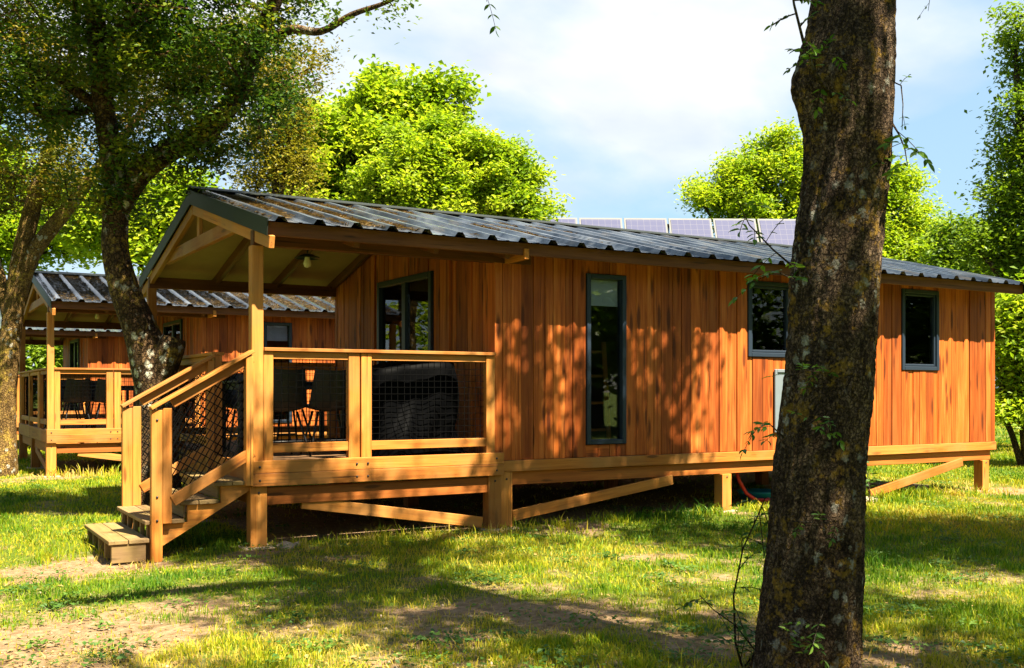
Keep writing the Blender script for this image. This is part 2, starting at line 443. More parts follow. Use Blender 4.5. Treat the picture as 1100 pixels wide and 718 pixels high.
DIRT = [(-2.1, -2.8, 1.1, .9), (-1.1, -2.55, .85, .75), (-1.6, -.3, .8, .9), (-2.6, .6, .8, .6), (-.3, -4.3, .8, .6), (.85, -4.1, .8, .75), (1.2, -4.7, .9, .7),
        (-.2, -.5, .9, .4), (10.6, -.3, .9, .9), (5.6, -.35, .6, .8), (3.0, -.3, .9, .6), (-.6, 9.2, .9, .6), (3.4, -2.6, 1.2, .45), (1.0, -5.6, .8, .7), (-1.3, 4.0, 1.2, .5), (6.5, -2.2, .9, .35)]
def dirt(x, y):
    d = np.zeros_like(x)
    for cx, cy, r, a in DIRT:
        q = np.exp(-(((x - cx) ** 2 + (y - cy) ** 2) / r ** 2)); d = np.maximum(d, a * q)
    for oy, ox in ((0, 0), (9.4, -.6), (18, -1.2)):          # dry earth under the cabins
        inn = np.clip(np.minimum.reduce([x - ox + .1, 10.6 + ox - x, y - oy + .12, 4.5 + oy - y]) / .5, 0, 1); d = np.maximum(d, inn)
    n = vnoise(x * .9 + 40, y * .9 + 40, 3, 5, .62); n2 = vnoise(x * 3.1 + 30, y * 3.1 + 30, 5, 4, .6)
    near = np.clip((1.0 - y) / 3, 0, 1) * np.exp(-np.clip(x - 3, 0, None) / 3)
    return np.clip(d * .72 + (n - .5) * 1.3 + (n2 - .5) * .9 + .03 + .10 * near, 0, 1)
def gz(x, y):
    near = np.exp(-((x - 2) ** 2 + (y) ** 2) / 900)
    out = (vnoise(x * .35 + 60, y * .35 + 60, 11, 4) - .5) * .10 * near
    cab = np.clip(np.minimum.reduce([x + .6, 11.2 - x, y + .5, 5 - y]) / .6, 0, 1)
    slope = -.05 * np.clip((-x - .2) / .8, 0, 1) * np.clip((.9 - np.abs(y)) / .5, 0, 1)
    return out * (1 - cab) * .6 - .004 + slope

# ------------------------------------------------------------------ ground
def axis_pts(lo, hi, st, far, grow=1.18):
    a = list(np.arange(lo, hi, st)); p, s = hi, st
    while p < far: a.append(p); s *= grow; p += s
    p, s = lo, st; b = []
    while p > -far: s *= grow; p -= s; b.append(p)
    return np.array(b[::-1] + a)
gx = axis_pts(-9, 14, .09, 1500); gy = axis_pts(-8, 14, .09, 1500)
X, Y = np.meshgrid(gx, gy, indexing='ij'); nx, ny = X.shape
Z = gz(X, Y)
i = np.arange(nx * ny).reshape(nx, ny)
fc = np.stack([i[:-1, :-1], i[1:, :-1], i[1:, 1:], i[:-1, 1:]], -1).reshape(-1, 4)
g = npmesh('ground', np.stack([X, Y, Z], -1).reshape(-1, 3), fc, M['ground'], smooth=True)
at_ = g.data.attributes.new('dirt', 'FLOAT', 'POINT'); at_.data.foreach_set('value', dirt(X, Y).ravel().astype(np.float32))
tag(g, kind='structure')

def blades(F, ang, hmul=1.0, wmul=1.0, drymul=0.0, pts=None, keep_dirt=True):
    if pts is None:
        x = CAM.x + FW.x * F + RT.x * F * ang; y = CAM.y + FW.y * F + RT.y * F * ang
    else: x, y = pts
    F = (x - CAM.x) * FW.x + (y - CAM.y) * FW.y
    d = dirt(x, y)
    keep = rng.random(len(x)) > np.clip((d - .22) * 2.0, 0, .94) if keep_dirt else np.ones(len(x), bool)
    x, y, d, F = x[keep], y[keep], d[keep], F[keep]; n = len(x)
    tuft = vnoise(x * 3.4 + 90, y * 3.4 + 90, 21, 3)
    h = (.016 + .045 * rng.random(n) ** 1.6 + .16 * np.clip(tuft - .52, 0, 1)) * hmul * (1 - .5 * np.clip(d, 0, 1)) * (1 + np.clip(F - 12, 0, 30) * .012)
    w = (.0022 + .0022 * rng.random(n)) * wmul * np.clip(F / 7, .9, 8)
    a = rng.random(n) * 2 * np.pi; ca, sa = np.cos(a), np.sin(a)
    lean = rng.normal(0, .55, n); b = rng.random(n) * 2 * np.pi
    lx, ly = np.cos(b) * lean * h, np.sin(b) * lean * h
    z = gz(x, y) - .004
    v = np.empty((n, 5, 3))
    v[:, 0] = np.stack([x - ca * w, y - sa * w, z], -1); v[:, 1] = np.stack([x + ca * w, y + sa * w, z], -1)
    v[:, 2] = np.stack([x + ca * w * .8 + lx * .35, y + sa * w * .8 + ly * .35, z + h * .6], -1)
    v[:, 3] = np.stack([x - ca * w * .8 + lx * .35, y - sa * w * .8 + ly * .35, z + h * .6], -1)
    v[:, 4] = np.stack([x + lx, y + ly, z + h], -1)
    i = np.arange(n)[:, None] * 5
    f = np.concatenate([i + np.array([[0, 1, 2]]), i + np.array([[0, 2, 3]]), i + np.array([[3, 2, 4]])])
    big = vnoise(x * .55 + 20, y * .55 + 20, 31, 3)
    r = np.clip(rng.random(n) * .5 + (big - .42) * 1.1 + (.5 - tuft) * .7 + d * .6 + drymul + .03, 0, 1)
    return v.reshape(-1, 3), f, np.repeat(r, 5)
nb = 330000
Fr = 4.2 + (rng.random(nb) ** 1.9) * 26
V1, F1, R1 = blades(Fr, rng.uniform(-.56, .56, nb))
# far lawn: wider, sparser blades
nb2 = 60000
V2, F2, R2 = blades(24 + rng.random(nb2) * 45, rng.uniform(-.56, .56, nb2), 1.5, 1.2)
# taller unmown tufts along the foot of the cabin, around the trunks
tx, ty = [], []
for (x0, x1, y0, n) in ((-.1, 2.5, -.25, 500), (2.5, 10.6, -.2, 1700), (.6, 1.5, -5.3, 250), (-.9, 1.4, 9.2, 300), (7.9, 9.6, .1, 350), (-1.35, -.8, -.3, 90), (-1.7, -1.3, .4, 120)):
    xs = rng.uniform(x0, x1, n); xs = xs + np.sin(xs * 9) * .12; tx.append(xs); ty.append(y0 + rng.normal(0, .16, n))
V3, F3, R3 = blades(None, None, 2.6, 1.0, .12, (np.concatenate(tx), np.concatenate(ty)), False)
V = np.concatenate([V1, V2, V3]); F_ = np.concatenate([F1, F2 + len(V1), F3 + len(V1) + len(V2)])
go = npmesh('lawn_grass', V, F_, M['grass'], rnd=np.concatenate([R1, R2, R3]))
tag(go, 'short patchy lawn grass with dry straw tips', 'grass', kind='stuff')

# ------------------------------------------------------------------ leaves
def leaf_cloud(P, size, up=.55, shape=.5, droop=0.):
    """P (n,3) leaf centres -> diamond leaves, slightly folded"""
    n = len(P); L = size * (.6 + .8 * rng.random(n))
    nr = rng.normal(0, 1, (n, 3)); nr[:, 2] = np.abs(nr[:, 2]) + up * 2; nr /= np.linalg.norm(nr, axis=1)[:, None]
    t = rng.normal(0, 1, (n, 3)); t[:, 2] -= droop * 2
    t -= nr * (t * nr).sum(1)[:, None]; t /= np.linalg.norm(t, axis=1)[:, None]
    b = np.cross(nr, t)
    v = np.empty((n, 4, 3)); w = L * shape * .5
    v[:, 0] = P - t * (L * .5)[:, None]; v[:, 2] = P + t * (L * .5)[:, None]
    fold = nr * (w * .35)[:, None]
    v[:, 1] = P + b * w[:, None] - t * (L * .08)[:, None] + fold; v[:, 3] = P - b * w[:, None] - t * (L * .08)[:, None] + fold
    i = np.arange(n)[:, None] * 4
    f = np.concatenate([i + np.array([[0, 1, 2]]), i + np.array([[0, 2, 3]])])
    return v.reshape(-1, 3), f

def lobes_points(lobes, n, shell=.45):
    vols = np.array([l[1][0] * l[1][1] * l[1][2] for l in lobes]) ** .8; k = rng.choice(len(lobes), n, p=vols / vols.sum())
    d = rng.normal(0, 1, (n, 3)); d /= np.linalg.norm(d, axis=1)[:, None]
    r = rng.random(n) ** shell
    th = np.arctan2(d[:, 1], d[:, 0]); ph = np.arcsin(np.clip(d[:, 2], -1, 1)); q = k * 1.7
    r = r * (1 + .20 * np.sin(4 * th + q) * np.cos(3 * ph + q * 2) + .14 * np.sin(7 * th + 5 * ph + q * 3))
    c = np.array([list(l[0]) for l in lobes])[k]; s = np.array([l[1] for l in lobes])[k]
    return c + d * r[:, None] * s

def tree(name, label, limbs, lobes, ncl, per, size, clr, leaf, barkm, group=None, base=None, tip=.012, shape=.55, up=.5, droop=0., sides=6, cat='tree', flat=.75, rmax=.5, shell=.5, cw=.5):
    """limbs: list of paths [(point, radius)...]; foliage clumps filling the lobes are joined by twigs to the nearest limb"""
    base = Vector(base if base is not None else limbs[0][0][0])
    root = thing(name, label, cat, (base.x, base.y, 0), 0, group)
    off = np.array([base.x, base.y, 0])
    tb = MB()
    nodes = []; nrad = []
    for path in limbs:
        pts = [Vector(p) for p, r in path]; rs = [r for p, r in path]
        # densify with Catmull-Rom
        dp, dr = [], []
        for i in range(len(pts) - 1):
            a, b, c, d = pts[max(i - 1, 0)], pts[i], pts[i + 1], pts[min(i + 2, len(pts) - 1)]
            for s in range(5):
                t = s / 5
                dp.append(.5 * ((2 * b) + (c - a) * t + (2 * a - 5 * b + 4 * c - d) * t * t + (3 * b - a - 3 * c + d) * t ** 3)); dr.append(rs[i] + (rs[i + 1] - rs[i]) * t)
        dp.append(pts[-1]); dr.append(rs[-1])
        tb.tube([p - Vector(off) for p in dp], dr, 12 if dr[0] > .08 else 7)
        for p, r in zip(dp, dr): nodes.append(np.array(p)); nrad.append(r)
    C = lobes_points(lobes, ncl, shell)
    nodes = np.array(nodes); fixed = len(nodes)
    zmin = nodes[:, 2].min() + .25 * (nodes[:, 2].max() - nodes[:, 2].min())
    ok = list(np.where(nodes[:, 2] >= zmin)[0])
    dist = np.min(np.linalg.norm(C[:, None] - nodes[None, ok], axis=2), axis=1)
    allp = [nodes[i] for i in range(fixed)]; par = [-1] * fixed
    arr = np.array(nodes[ok]); ids = list(ok)
    for ci in np.argsort(dist):
        c = C[ci]
        dd = np.linalg.norm(arr - c, axis=1) + np.clip(arr[:, 2] - c[2], 0, None) * .6
        j = int(np.argmin(dd)); p0 = arr[j]; pid = ids[j]
        L = np.linalg.norm(c - p0); k = max(1, min(4, int(L / .5)))
        for s in range(1, k + 1):
            t = s / k; q = p0 + (c - p0) * t + rng.normal(0, .05 * L, 3) * (t < 1) + np.array([0, 0, .12 * L * math.sin(math.pi * t)])
            allp.append(q); par.append(pid); pid = len(allp) - 1
            arr = np.vstack([arr, q]); ids.append(pid)
    cnt = np.zeros(len(allp))
    for i in range(len(allp) - 1, fixed - 1, -1):
        cnt[i] += 1
        if par[i] >= fixed: cnt[par[i]] += cnt[i]
    for i in range(fixed, len(allp)):
        p = par[i]; r1 = min(tip * math.sqrt(cnt[i]), .12)
        r0 = min(tip * math.sqrt(cnt[p]) if p >= fixed else r1 * 1.15, .12)
        tb.tube([Vector(allp[p] - off), Vector(allp[i] - off)], [max(r0, r1), r1], 5, cap=False)
    tb.build('trunk', barkm, root)
    sz = clr * (.55 + .9 * rng.random(ncl))
    n = rng.poisson(per * (sz / clr) ** 2)
    k = np.repeat(np.arange(ncl), n)
    P = C[k] + rng.normal(0, 1, (len(k), 3)) * (sz[k] * .55)[:, None] * np.array([1, 1, flat])
    v, f = leaf_cloud(P - off, size, up, shape, droop)
    tone = rng.random(ncl) * .45
    r = np.clip(tone[k] * 2.2 * cw + rng.random(len(k)) ** 1.4 * (1.1 - cw), 0, 1)
    npmesh('crown', v, f, leaf, root, np.repeat(r, 4))
    return root

# ------------------------------------------------------------------ cabin
WD, LEN, PX = 4.44, 10.52, 2.47           # width, length, porch depth
YR, ZR, ZE, SL = 2.22, 3.54, 2.85, .2537   # ridge y, ridge z, eave z, slope
def rz(y): return ZR - SL * abs(y - YR)

def boards(mb, axis, a0, a1, z0, top, opens, out, sgn, seed):
    """vertical cladding boards of uneven width along axis 0 or 1; out = plane coordinate, sgn = outward side"""
    rnd = random.Random(seed); cuts = {a0, a1}
    for o in opens: cuts |= {o[0], o[1]}
    cuts = sorted(cuts)
    for c0, c1 in zip(cuts[:-1], cuts[1:]):
        a = c0
        while a < c1 - 1e-4:
            w = rnd.choice((.085, .10, .125, .14, .15, .165)); b = a + w
            if c1 - b < .07: b = c1
            d = rnd.choice((.0, .0, .004, .008, .012))
            segs = [(z0 + rnd.uniform(-.004, .004), None)]
            for o in opens:
                if o[0] - 1e-4 <= a and b <= o[1] + 1e-4:
                    segs = [(z0, o[2]), (o[3], None)]
            for s0, s1 in segs:
                e = s1 if s1 is not None else min(top(a), top(b))
                if e - s0 < .03: continue
                lo, hi = out, out + sgn * (.022 + d); lo, hi = min(lo, hi), max(lo, hi)
                g = .0025
                if axis == 0: mb.bx(a + g, b - g, lo, hi, s0, e, .003)
                else: mb.bx(lo, hi, a + g, b - g, s0, e, .003)
            a = b
    # dark membrane behind the boards so the seams read as shadow gaps is the wall itself (below)

def net(mb, O, U, V, cell, diag=False, r=.0035):
    O, U, V = Vector(O), Vector(U), Vector(V); lu, lv = U.length, V.length
    nrm = U.cross(V).normalized()
    if not diag:
        k = int(lu / cell)
        for i in range(k + 1):
            p = O + U * ((i + .5 + random.uniform(-.08, .08)) / (k + 1)); mb.tube([p, p + V * .5 + U * random.uniform(-.004, .004), p + V], r, 4, False)
        k = int(lv / cell)
        for i in range(k + 1):
            p = O + V * ((i + .5 + random.uniform(-.08, .08)) / (k + 1)) + nrm * r; mb.tube([p, p + U], r, 4, False)
    else:
        # diagonal strands in the parallelogram, clipped in unit square; a zig-zag makes the hexagonal look
        ku, kv = lu / cell, lv / cell
        for sg in (1, -1):
            c = -kv if sg > 0 else 0
            while c < ku + (0 if sg > 0 else kv):
                pts = []
                n = 40
                for j in range(n + 1):
                    t = j / n; s = (c + sg * t * kv) / ku
                    if 0 <= s <= 1: pts.append(O + U * s + V * t + nrm * (r * sg))
                if len(pts) > 1: mb.tube([pts[0], pts[len(pts) // 2], pts[-1]], r, 4, False)
                c += 1

def frame_ring(mb, axis, a0, a1, z0, z1, d0, d1, w):
    def b(p0, p1, q0, q1):
        if axis == 0: mb.bx(p0, p1, d0, d1, q0, q1, .006)
        else: mb.bx(d0, d1, p0, p1, q0, q1, .006)
    b(a0, a0 + w, z0, z1); b(a1 - w, a1, z0, z1); b(a0 + w, a1 - w, z0, z0 + w); b(a0 + w, a1 - w, z1 - w, z1)

def P_(mb, nm, mt, par): return mb.build(nm, M[mt], par)
def railing(root, posts, p0, p1, nets, axis):
    r = empty_part('railing', root)
    for (a0, a1) in posts:
        w = MB()
        if axis == 0: w.bx(a0, a1, p0 - .045, p0 + .03, .752, 1.752)
        else: w.bx(p0 - .045, p0 + .03, a0, a1, .752, 1.752)
        P_(w, 'post', 'rail', r)
    lo = min(a for a, b in posts); hi = max(b for a, b in posts)
    w = MB(); (w.bx(lo - .0, hi, p0 - .07, p0 + .05, 1.754, 1.786) if axis == 0 else w.bx(p0 - .07, p0 + .05, lo, hi, 1.754, 1.786)); P_(w, 'top_rail', 'rail', r)
    for (a, b) in nets:
        w = MB(); (w.bx(a, b, p0 - .03, p0 + .01, 1.685, 1.752) if axis == 0 else w.bx(p0 - .03, p0 + .01, a, b, 1.685, 1.752)); P_(w, 'rail', 'rail', r)
        w = MB(); (w.bx(a, b, p0 - .035, p0 + .01, .84, .925) if axis == 0 else w.bx(p0 - .035, p0 + .01, a, b, .84, .925)); P_(w, 'rail', 'rail', r)
        w = MB()
        if axis == 0: net(w, (a, p0 + .015, .90), (b - a, 0, 0), (0, 0, .81), .066)
        else: net(w, (p0 + .015, a, .90), (0, b - a, 0), (0, 0, .81), .066)
        P_(w, 'netting', 'net', r)

def build_cabin(root):
    P = lambda mb, nm, mt, par=root: mb.build(nm, M[mt], par)
    # --- walls
    op_front = [(3.56, 4.09, .82, 2.66), (5.87, 6.60, 1.80, 2.71), (6.33 + .30, 6.98, .92, 1.66), (8.58, 9.33, 1.67, 2.75)]
    op_front = [op_front[0], op_front[1], op_front[3]]
    w = MB(); boards(w, 0, PX + .06, LEN - .06, .69, lambda a: 2.90, op_front, 0, -1, 3)
    w.bx(PX - .03, PX + .058, -.034, .03, .69, 2.90); w.bx(LEN - .058, LEN + .03, -.034, .03, .60, 2.90); P(w, 'wall', 'wall')
    w = MB(); boards(w, 0, PX, LEN, .69, lambda a: 2.90, [], WD, 1, 5); P(w, 'wall', 'wall')
    w = MB(); boards(w, 1, .03, WD - .02, .69, lambda a: rz(a) - .075, [], LEN, 1, 6); P(w, 'wall', 'wall')
    dy0, dy1, dz = 1.38, 2.92, 2.76
    w = MB(); boards(w, 1, .03, WD, .752, lambda a: rz(a) - .075, [(dy0, dy1, .75, dz)], PX, -1, 8)
    w.bx(PX - .05, PX - .023, .95, 1.03, .78, 3.1); w.bx(PX - .05, PX - .023, 3.02, 3.10, .78, 3.1)
    P(w, 'wall', 'wall')
    # inner lining, one sheet per wall, behind the boards
    w = MB()
    def sheet(x0, x1, y0, y1, z0, z1): w.bx(x0, x1, y0, y1, z0, z1, .001)
    y0, y1 = .003, .03
    xs = [PX + .003, 3.56, 4.09, 5.87, 6.60, 8.58, 9.33, LEN - .003]
    for k in range(0, 8, 2): sheet(xs[k], xs[k + 1], y0, y1, .60, 2.9)
    for (a, b, c, d) in op_front: sheet(a, b, y0, y1, .60, c); sheet(a, b, y0, y1, d, 2.9)
    sheet(PX + .003, LEN - .003, WD - .03, WD - .003, .60, 2.9)
    for xx in ((LEN - .03, LEN - .003), (PX + .003, PX + .03)):
        rect = [(.035, WD - .035)] if xx[0] > 5 else [(.035, dy0), (dy1, WD - .035)]
        for (a, b) in rect:
            pts = [(a, .6), (b, .6), (b, rz(b) - .08)] + ([(YR, ZR - .08)] if a < YR < b else []) + [(a, rz(a) - .08)]
            w.prism(pts, 0, *xx)
    w.prism([(dy0, dz), (dy1, dz), (dy1, rz(dy1) - .08), (YR, ZR - .08), (dy0, rz(dy0) - .08)], 0, PX + .003, PX + .03)
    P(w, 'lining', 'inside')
    w = MB(); w.bx(PX + .04, LEN - .04, .04, WD - .04, .64, .70); P(w, 'floor', 'deck')
    w = MB(); w.bx(6.4, 6.44, .05, WD - .05, .70, 2.9); w.bx(4.6, 4.64, .05, 3.2, .70, 2.9); P(w, 'partition', 'inside')
    # --- base timbers
    w = MB(); w.bx(PX + .04, LEN + .03, -.055, -.012, .575, .688); P(w, 'skirting_board', 'rail')
    w = MB(); w.bx(PX + .04, LEN + .03, WD + .02, WD + .06, .12, .688); P(w, 'skirting_board', 'beam')  # deep back skirt, added to block light so the underside stays dark
    w = MB(); w.bx(LEN + .005, LEN + .045, .0, WD, .575, .688); P(w, 'skirting_board', 'rail')
    w = MB(); w.bx(2.64, LEN - .03, .0, .07, .435, .572); P(w, 'floor_beam', 'beam')
    w = MB(); w.bx(2.64, LEN - .03, 2.2, 2.28, .40, .60); P(w, 'floor_beam', 'beam')
    for x in (2.57, 5.54, 8.3, 10.33):
        for y in (.03, 2.24, 4.36):
            if x == 8.3 and y < 1: continue
            w = MB(); w.bx(x - .07, x + .07, y - .075, y + .07, .0, .434 if x > 2.6 else .574); P(w, 'support_post', 'rail' if y < 1 else 'beam')
            w = MB(); w.bx(x - .13, x + .13, y - .13, y + .13, -.06, .010, .01); P(w, 'concrete_pad', 'concrete')
    for (x0, z0, x1, z1) in ((2.66, .12, 4.75, .40), (9.85, .425, 8.0, .07), (2.30, .075, .42, .375)):
        w = MB(); w.beam((x0, -.01, z0), (x1, -.01, z1), .04, .11); P(w, 'brace', 'rail')
    # --- deck
    w = MB()
    y = .0
    while y < WD - .05:
        w.bx(-.02, PX - .03, y, y + .135, .715, .75); y += .14
    P(w, 'deck', 'deck')
    w = MB(); w.bx(-.07, PX + .035, -.105, -.065, .664, .776); w.bx(-.07, PX + .035, -.11, -.066, .548, .662); P(w, 'deck_fascia', 'rail')
    w = MB(); w.bx(-.072, -.03, -.06, WD + .03, .548, .76); P(w, 'deck_fascia', 'rail')
    w = MB(); w.bx(.085, 2.36, -.045, .03, .375, .53); P(w, 'deck_beam', 'beam')
    w = MB(); w.bx(-.02, .05, .1, WD, .375, .53); P(w, 'deck_beam', 'beam')
    w = MB(); w.bx(.0, PX, WD - .1, WD - .03, .375, .53); P(w, 'deck_beam', 'beam')
    for (x, y) in ((.005, 0), (2.425, 0), (.005, 2.2), (.005, WD - .05), (2.42, WD - .05)):
        w = MB(); w.bx(x - .075, x + .075, y - .063, y + .06, -.02, .546); P(w, 'support_post', 'rail')
        w = MB(); w.bx(x - .14, x + .14, y - .14, y + .14, -.06, .008, .01); P(w, 'concrete_pad', 'concrete')
    # --- porch posts and roof frame
    for y in (0, WD):
        w = MB(); w.bx(-.055, .05, y - .055, y + .05, .752, 2.695); P(w, 'porch_post', 'rail')
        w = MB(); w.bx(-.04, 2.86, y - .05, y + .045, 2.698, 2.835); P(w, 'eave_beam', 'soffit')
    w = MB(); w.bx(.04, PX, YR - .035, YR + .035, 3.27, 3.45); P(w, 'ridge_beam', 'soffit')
    w = MB(); w.bx(2.545, 2.60, -.44, WD + .44, 2.695, 2.80); P(w, 'tie_beam', 'rail')
    w = MB(); w.bx(.02, .075, .62, 2 * YR - .62, 2.93, 3.07); P(w, 'collar_tie', 'rail')
    w = MB(); w.bx(.03, .07, YR - .045, YR + .045, 3.072, 3.40); P(w, 'king_post', 'rail')
    for sg in (-1, 1):
        ye = YR + sg * (YR + .47)
        for x in (.82, 1.62, 2.40):
            ye = YR + sg * (YR + .36)
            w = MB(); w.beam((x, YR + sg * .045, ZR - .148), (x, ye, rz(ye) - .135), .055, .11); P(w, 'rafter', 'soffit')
        ye = YR + sg * (YR + .47)
        w = MB(); w.beam((-.005, YR + sg * .012, ZR - .185), (-.005, ye, rz(ye) - .185), .05, .11); P(w, 'barge_rafter', 'rail')
        w = MB(); w.beam((-.052, YR, ZR - .055), (-.052, YR + sg * (YR + .5), rz(YR + sg * (YR + .5)) - .055), .012, .15); P(w, 'barge_flashing', 'flash')
        w = MB(); w.beam((LEN + .10, YR, ZR - .055), (LEN + .10, ye, rz(ye) - .055), .012, .13); P(w, 'barge_flashing', 'flash')
        ye = YR + sg * (YR + .375)
        w = MB(); w.beam((.02, (YR + ye) / 2, (ZR + rz(ye)) / 2 - .058), (LEN + .08, (YR + ye) / 2, (ZR + rz(ye)) / 2 - .058), math.hypot(ye - YR, ZR - rz(ye)), .02, (0, sg * SL, 1)); P(w, 'ceiling', 'ceil')
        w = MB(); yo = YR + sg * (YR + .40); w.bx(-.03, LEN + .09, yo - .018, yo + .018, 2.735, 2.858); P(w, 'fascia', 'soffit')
        # ribbed sheet: trapezoid profile along x swept down the slope
        prof = [(-.06, .0)]; x = .06
        while x < LEN + .05:
            prof += [(x - .058, 0), (x - .026, .044), (x + .026, .044), (x + .058, 0)]
            if x + .17 < LEN + .1: prof += [(x + .15, 0), (x + .155, .006), (x + .185, .006), (x + .19, 0)]
            x += .345
        prof.append((LEN + .12, 0)); prof = sorted(prof)
        n = len(prof); vs = []; rows = 24
        for j in range(rows + 1):
            yy = YR + sg * (YR + .53) * j / rows
            for (px, pz) in prof: vs.append((px, yy, rz(yy) + pz + .004 + .0015 * math.sin(px * 3 + j)))
        ii = np.arange((rows + 1) * n).reshape(rows + 1, n)
        fcs = np.stack([ii[:-1, :-1], ii[:-1, 1:], ii[1:, 1:], ii[1:, :-1]], -1).reshape(-1, 4)
        if sg > 0: fcs = fcs[:, ::-1]
        fcs = fcs[:, ::-1]
        npmesh('roof', np.array(vs), fcs, M['roof'], root)
    w = MB(); w.prism([(YR - .17, rz(YR - .17) + .050), (YR, ZR + .060), (YR + .17, rz(YR + .17) + .050), (YR + .17, rz(YR + .17) + .058), (YR, ZR + .070), (YR - .17, rz(YR - .17) + .058)], 0, -.065, LEN + .125); P(w, 'ridge_cap', 'flash')
    # --- railings
    railing(root, [(.053, .14), (.86, .97), (.985, 1.09), (2.33, 2.43)], -.01, 0, [(.14, .86), (1.09, 2.33)], 0)
    railing(root, [(1.24, 1.33), (1.345, 1.43), (2.78, 2.88), (4.28, 4.38)], 0, 0, [(1.43, 2.78), (2.88, 4.28)], 1)
    railing(root, [(.06, .15), (1.18, 1.28), (2.33, 2.43)], WD, 0, [(.15, 1.18), (1.28, 2.33)], 0)
    # --- stairs
    st = empty_part('stairs', root)
    for k in range(4):
        x0 = -1.26 + .29 * k; z = .15 * (k + 1)
        w = MB(); w.bx(x0, x0 + .155, -.07, 1.24, z - .035, z); w.bx(x0 + .162, x0 + .325, -.07, 1.24, z - .035, z); P(w, 'tread', 'tread', st)
    for y in (-.055, .26, .57, .88, 1.18): w = MB(); w.bx(-1.235, -.96, y, y + .045, -.04, .113); P(w, 'step_support', 'tread', st)
    for y in (.02, .30, .59, .88, 1.16): w = MB(); w.bx(-.935, -.90, y, y + .05, -.04, .263); P(w, 'step_support', 'tread', st)
    for k in (2, 3):
        x0 = -1.26 + .29 * k; z = .15 * k
        w = MB(); w.bx(x0 + .04, x0 + .06, .0, 1.17, z + .002, z + .112); P(w, 'riser', 'tread', st)
    for y in (-.035, 1.175):
        w = MB(); w.prism([(-.90, .03), (-.62, .19), (-.04, .53), (-.04, .563), (-.32, .563), (-.32, .413), (-.61, .413), (-.61, .263), (-.90, .263)], 1, y, y + .045); P(w, 'stringer', 'rail', st)
        yn = -.085 if y < 0 else 1.225
        w = MB(); w.bx(-.925, -.835, yn - .025, yn + .045, -.05 if y < 0 else .27, 1.235); P(w, 'newel_post', 'rail', st)
        w = MB(); w.bx(-.832, -.755, yn - .02, yn + .04, .27 if y < 0 else .30, 1.25); P(w, 'newel_post', 'rail', st)
        m = .575
        w = MB(); w.beam((-.932, yn, 1.248), (-.06, yn, 1.248 + m * .872), .11, .03); P(w, 'handrail', 'rail', st)
        w = MB(); w.beam((-.75, yn + .02, 1.29), (-.06, yn + .02, 1.29 + m * .69), .035, .085); P(w, 'rail', 'rail', st)
        w = MB(); w.beam((-.752, yn - .012, .46), (-.06, yn - .012, .46 + m * .692), .04, .095); P(w, 'rail', 'rail', st)
        w = MB(); net(w, (-.75, yn + .05, .50), (.69, 0, m * .69), (0, 0, .74), .083, True, .0062); P(w, 'netting', 'net', st)
        w = MB(); w.bx(-.125, -.06, yn - .04, yn + .05, .56, 1.70); P(w, 'newel_post', 'rail', st)
    # --- windows, door
    for (a, b, c, d) in op_front:
        f = MB(); frame_ring(f, 0, a + .004, b - .004, c + .004, d - .004, -.052, .05, .052)
        if b - a > .6: frame_ring(f, 0, a + .058, b - .058, c + .058, d - .058, -.03, .04, .03)
        fo = P(f, 'window', 'frame')
        g = MB(); g.bx(a + .055, b - .055, .004, .012, c + .055, d - .055, .0005); g.build('pane', M['glass'], fo)
        if b - a < .6:
            g = MB(); g.bx(a + .06, b - .06, .045, .055, d - .34, d - .06, .001); g.build('blind', M['blind'], fo)
        else:
            g = MB()
            n = 24
            for k in range(n):
                xx = a + .06 + (b - a - .12) * k / n; g.bx(xx, xx + .022, .07 + .012 * (k % 2), .085 + .012 * (k % 2), c + .05, d - .08, .002)
            g.build('curtain', M['blind'] if a > 8 else M['inside'], fo)
    f = MB(); frame_ring(f, 1, dy0 + .003, dy1 - .003, .755, dz - .003, PX - .06, PX + .04, .07)
    f.bx(PX - .045, PX + .03, (dy0 + dy1) / 2 - .05, (dy0 + dy1) / 2 + .05, .826, dz - .074)
    do = P(f, 'door', 'frame')
    for (a, b) in ((dy0 + .073, (dy0 + dy1) / 2 - .05), ((dy0 + dy1) / 2 + .05, dy1 - .073)):
        g = MB(); g.bx(PX - .012, PX - .004, a, b, .826, dz - .074, .0005); g.build('pane', M['glass'], do)
    g = MB(); g.bx(PX - .085, PX - .062, (dy0 + dy1) / 2 - .02, (dy0 + dy1) / 2 + .0, 1.6, 1.85); g.build('handle', M['flash'], do)
    f = MB(); frame_ring(f, 0, 6.29, 6.87, .90, 1.66, -.062, -.036, .04); f.bx(6.33, 6.83, -.048, -.037, .94, 1.62, .002); P(f, 'utility_hatch', 'greypanel')

def bolts(root, pts):
    for (x, y, z) in pts:
        w = MB(); w.lathe((0, 0, 0), [(.0, .009), (.008, .008), (.0095, .004), (.011, .003), (.011, 0)], 10)
        b = w.build('bolt', M['black'], root); b.location = (x, y, z); b.rotation_euler = (R_(90), 0, 0)
cab = thing('wooden_cabin', 'nearest orange timber cabin with covered porch, stairs and dark ribbed metal roof', 'cabin', (0, 0, 0), 0, 'wooden cabins standing in a row')
build_cabin(cab)
bolts(cab, [(x, -.108, z) for x in (.0, .92, 1.03, 2.42) for z in (.60, .72)] + [(.005, -.064, .49), (2.425, -.064, .49), (2.57, -.046, .50), (5.54, -.046, .40), (10.33, -.046, .40)] + [(-.88, -.111, z) for z in (.30, .50, 1.15)])
c2 = copy_tree(cab); c2.location = (-.6, 9.4, 0); c2['label'] = 'second timber cabin behind the lichen covered tree, its roof strewn with brown litter'
def drop(o):
    for ch in list(o.children): drop(ch)
    bpy.data.objects.remove(o)
drop([o for o in c2.children if o.name.startswith('stairs')][0])
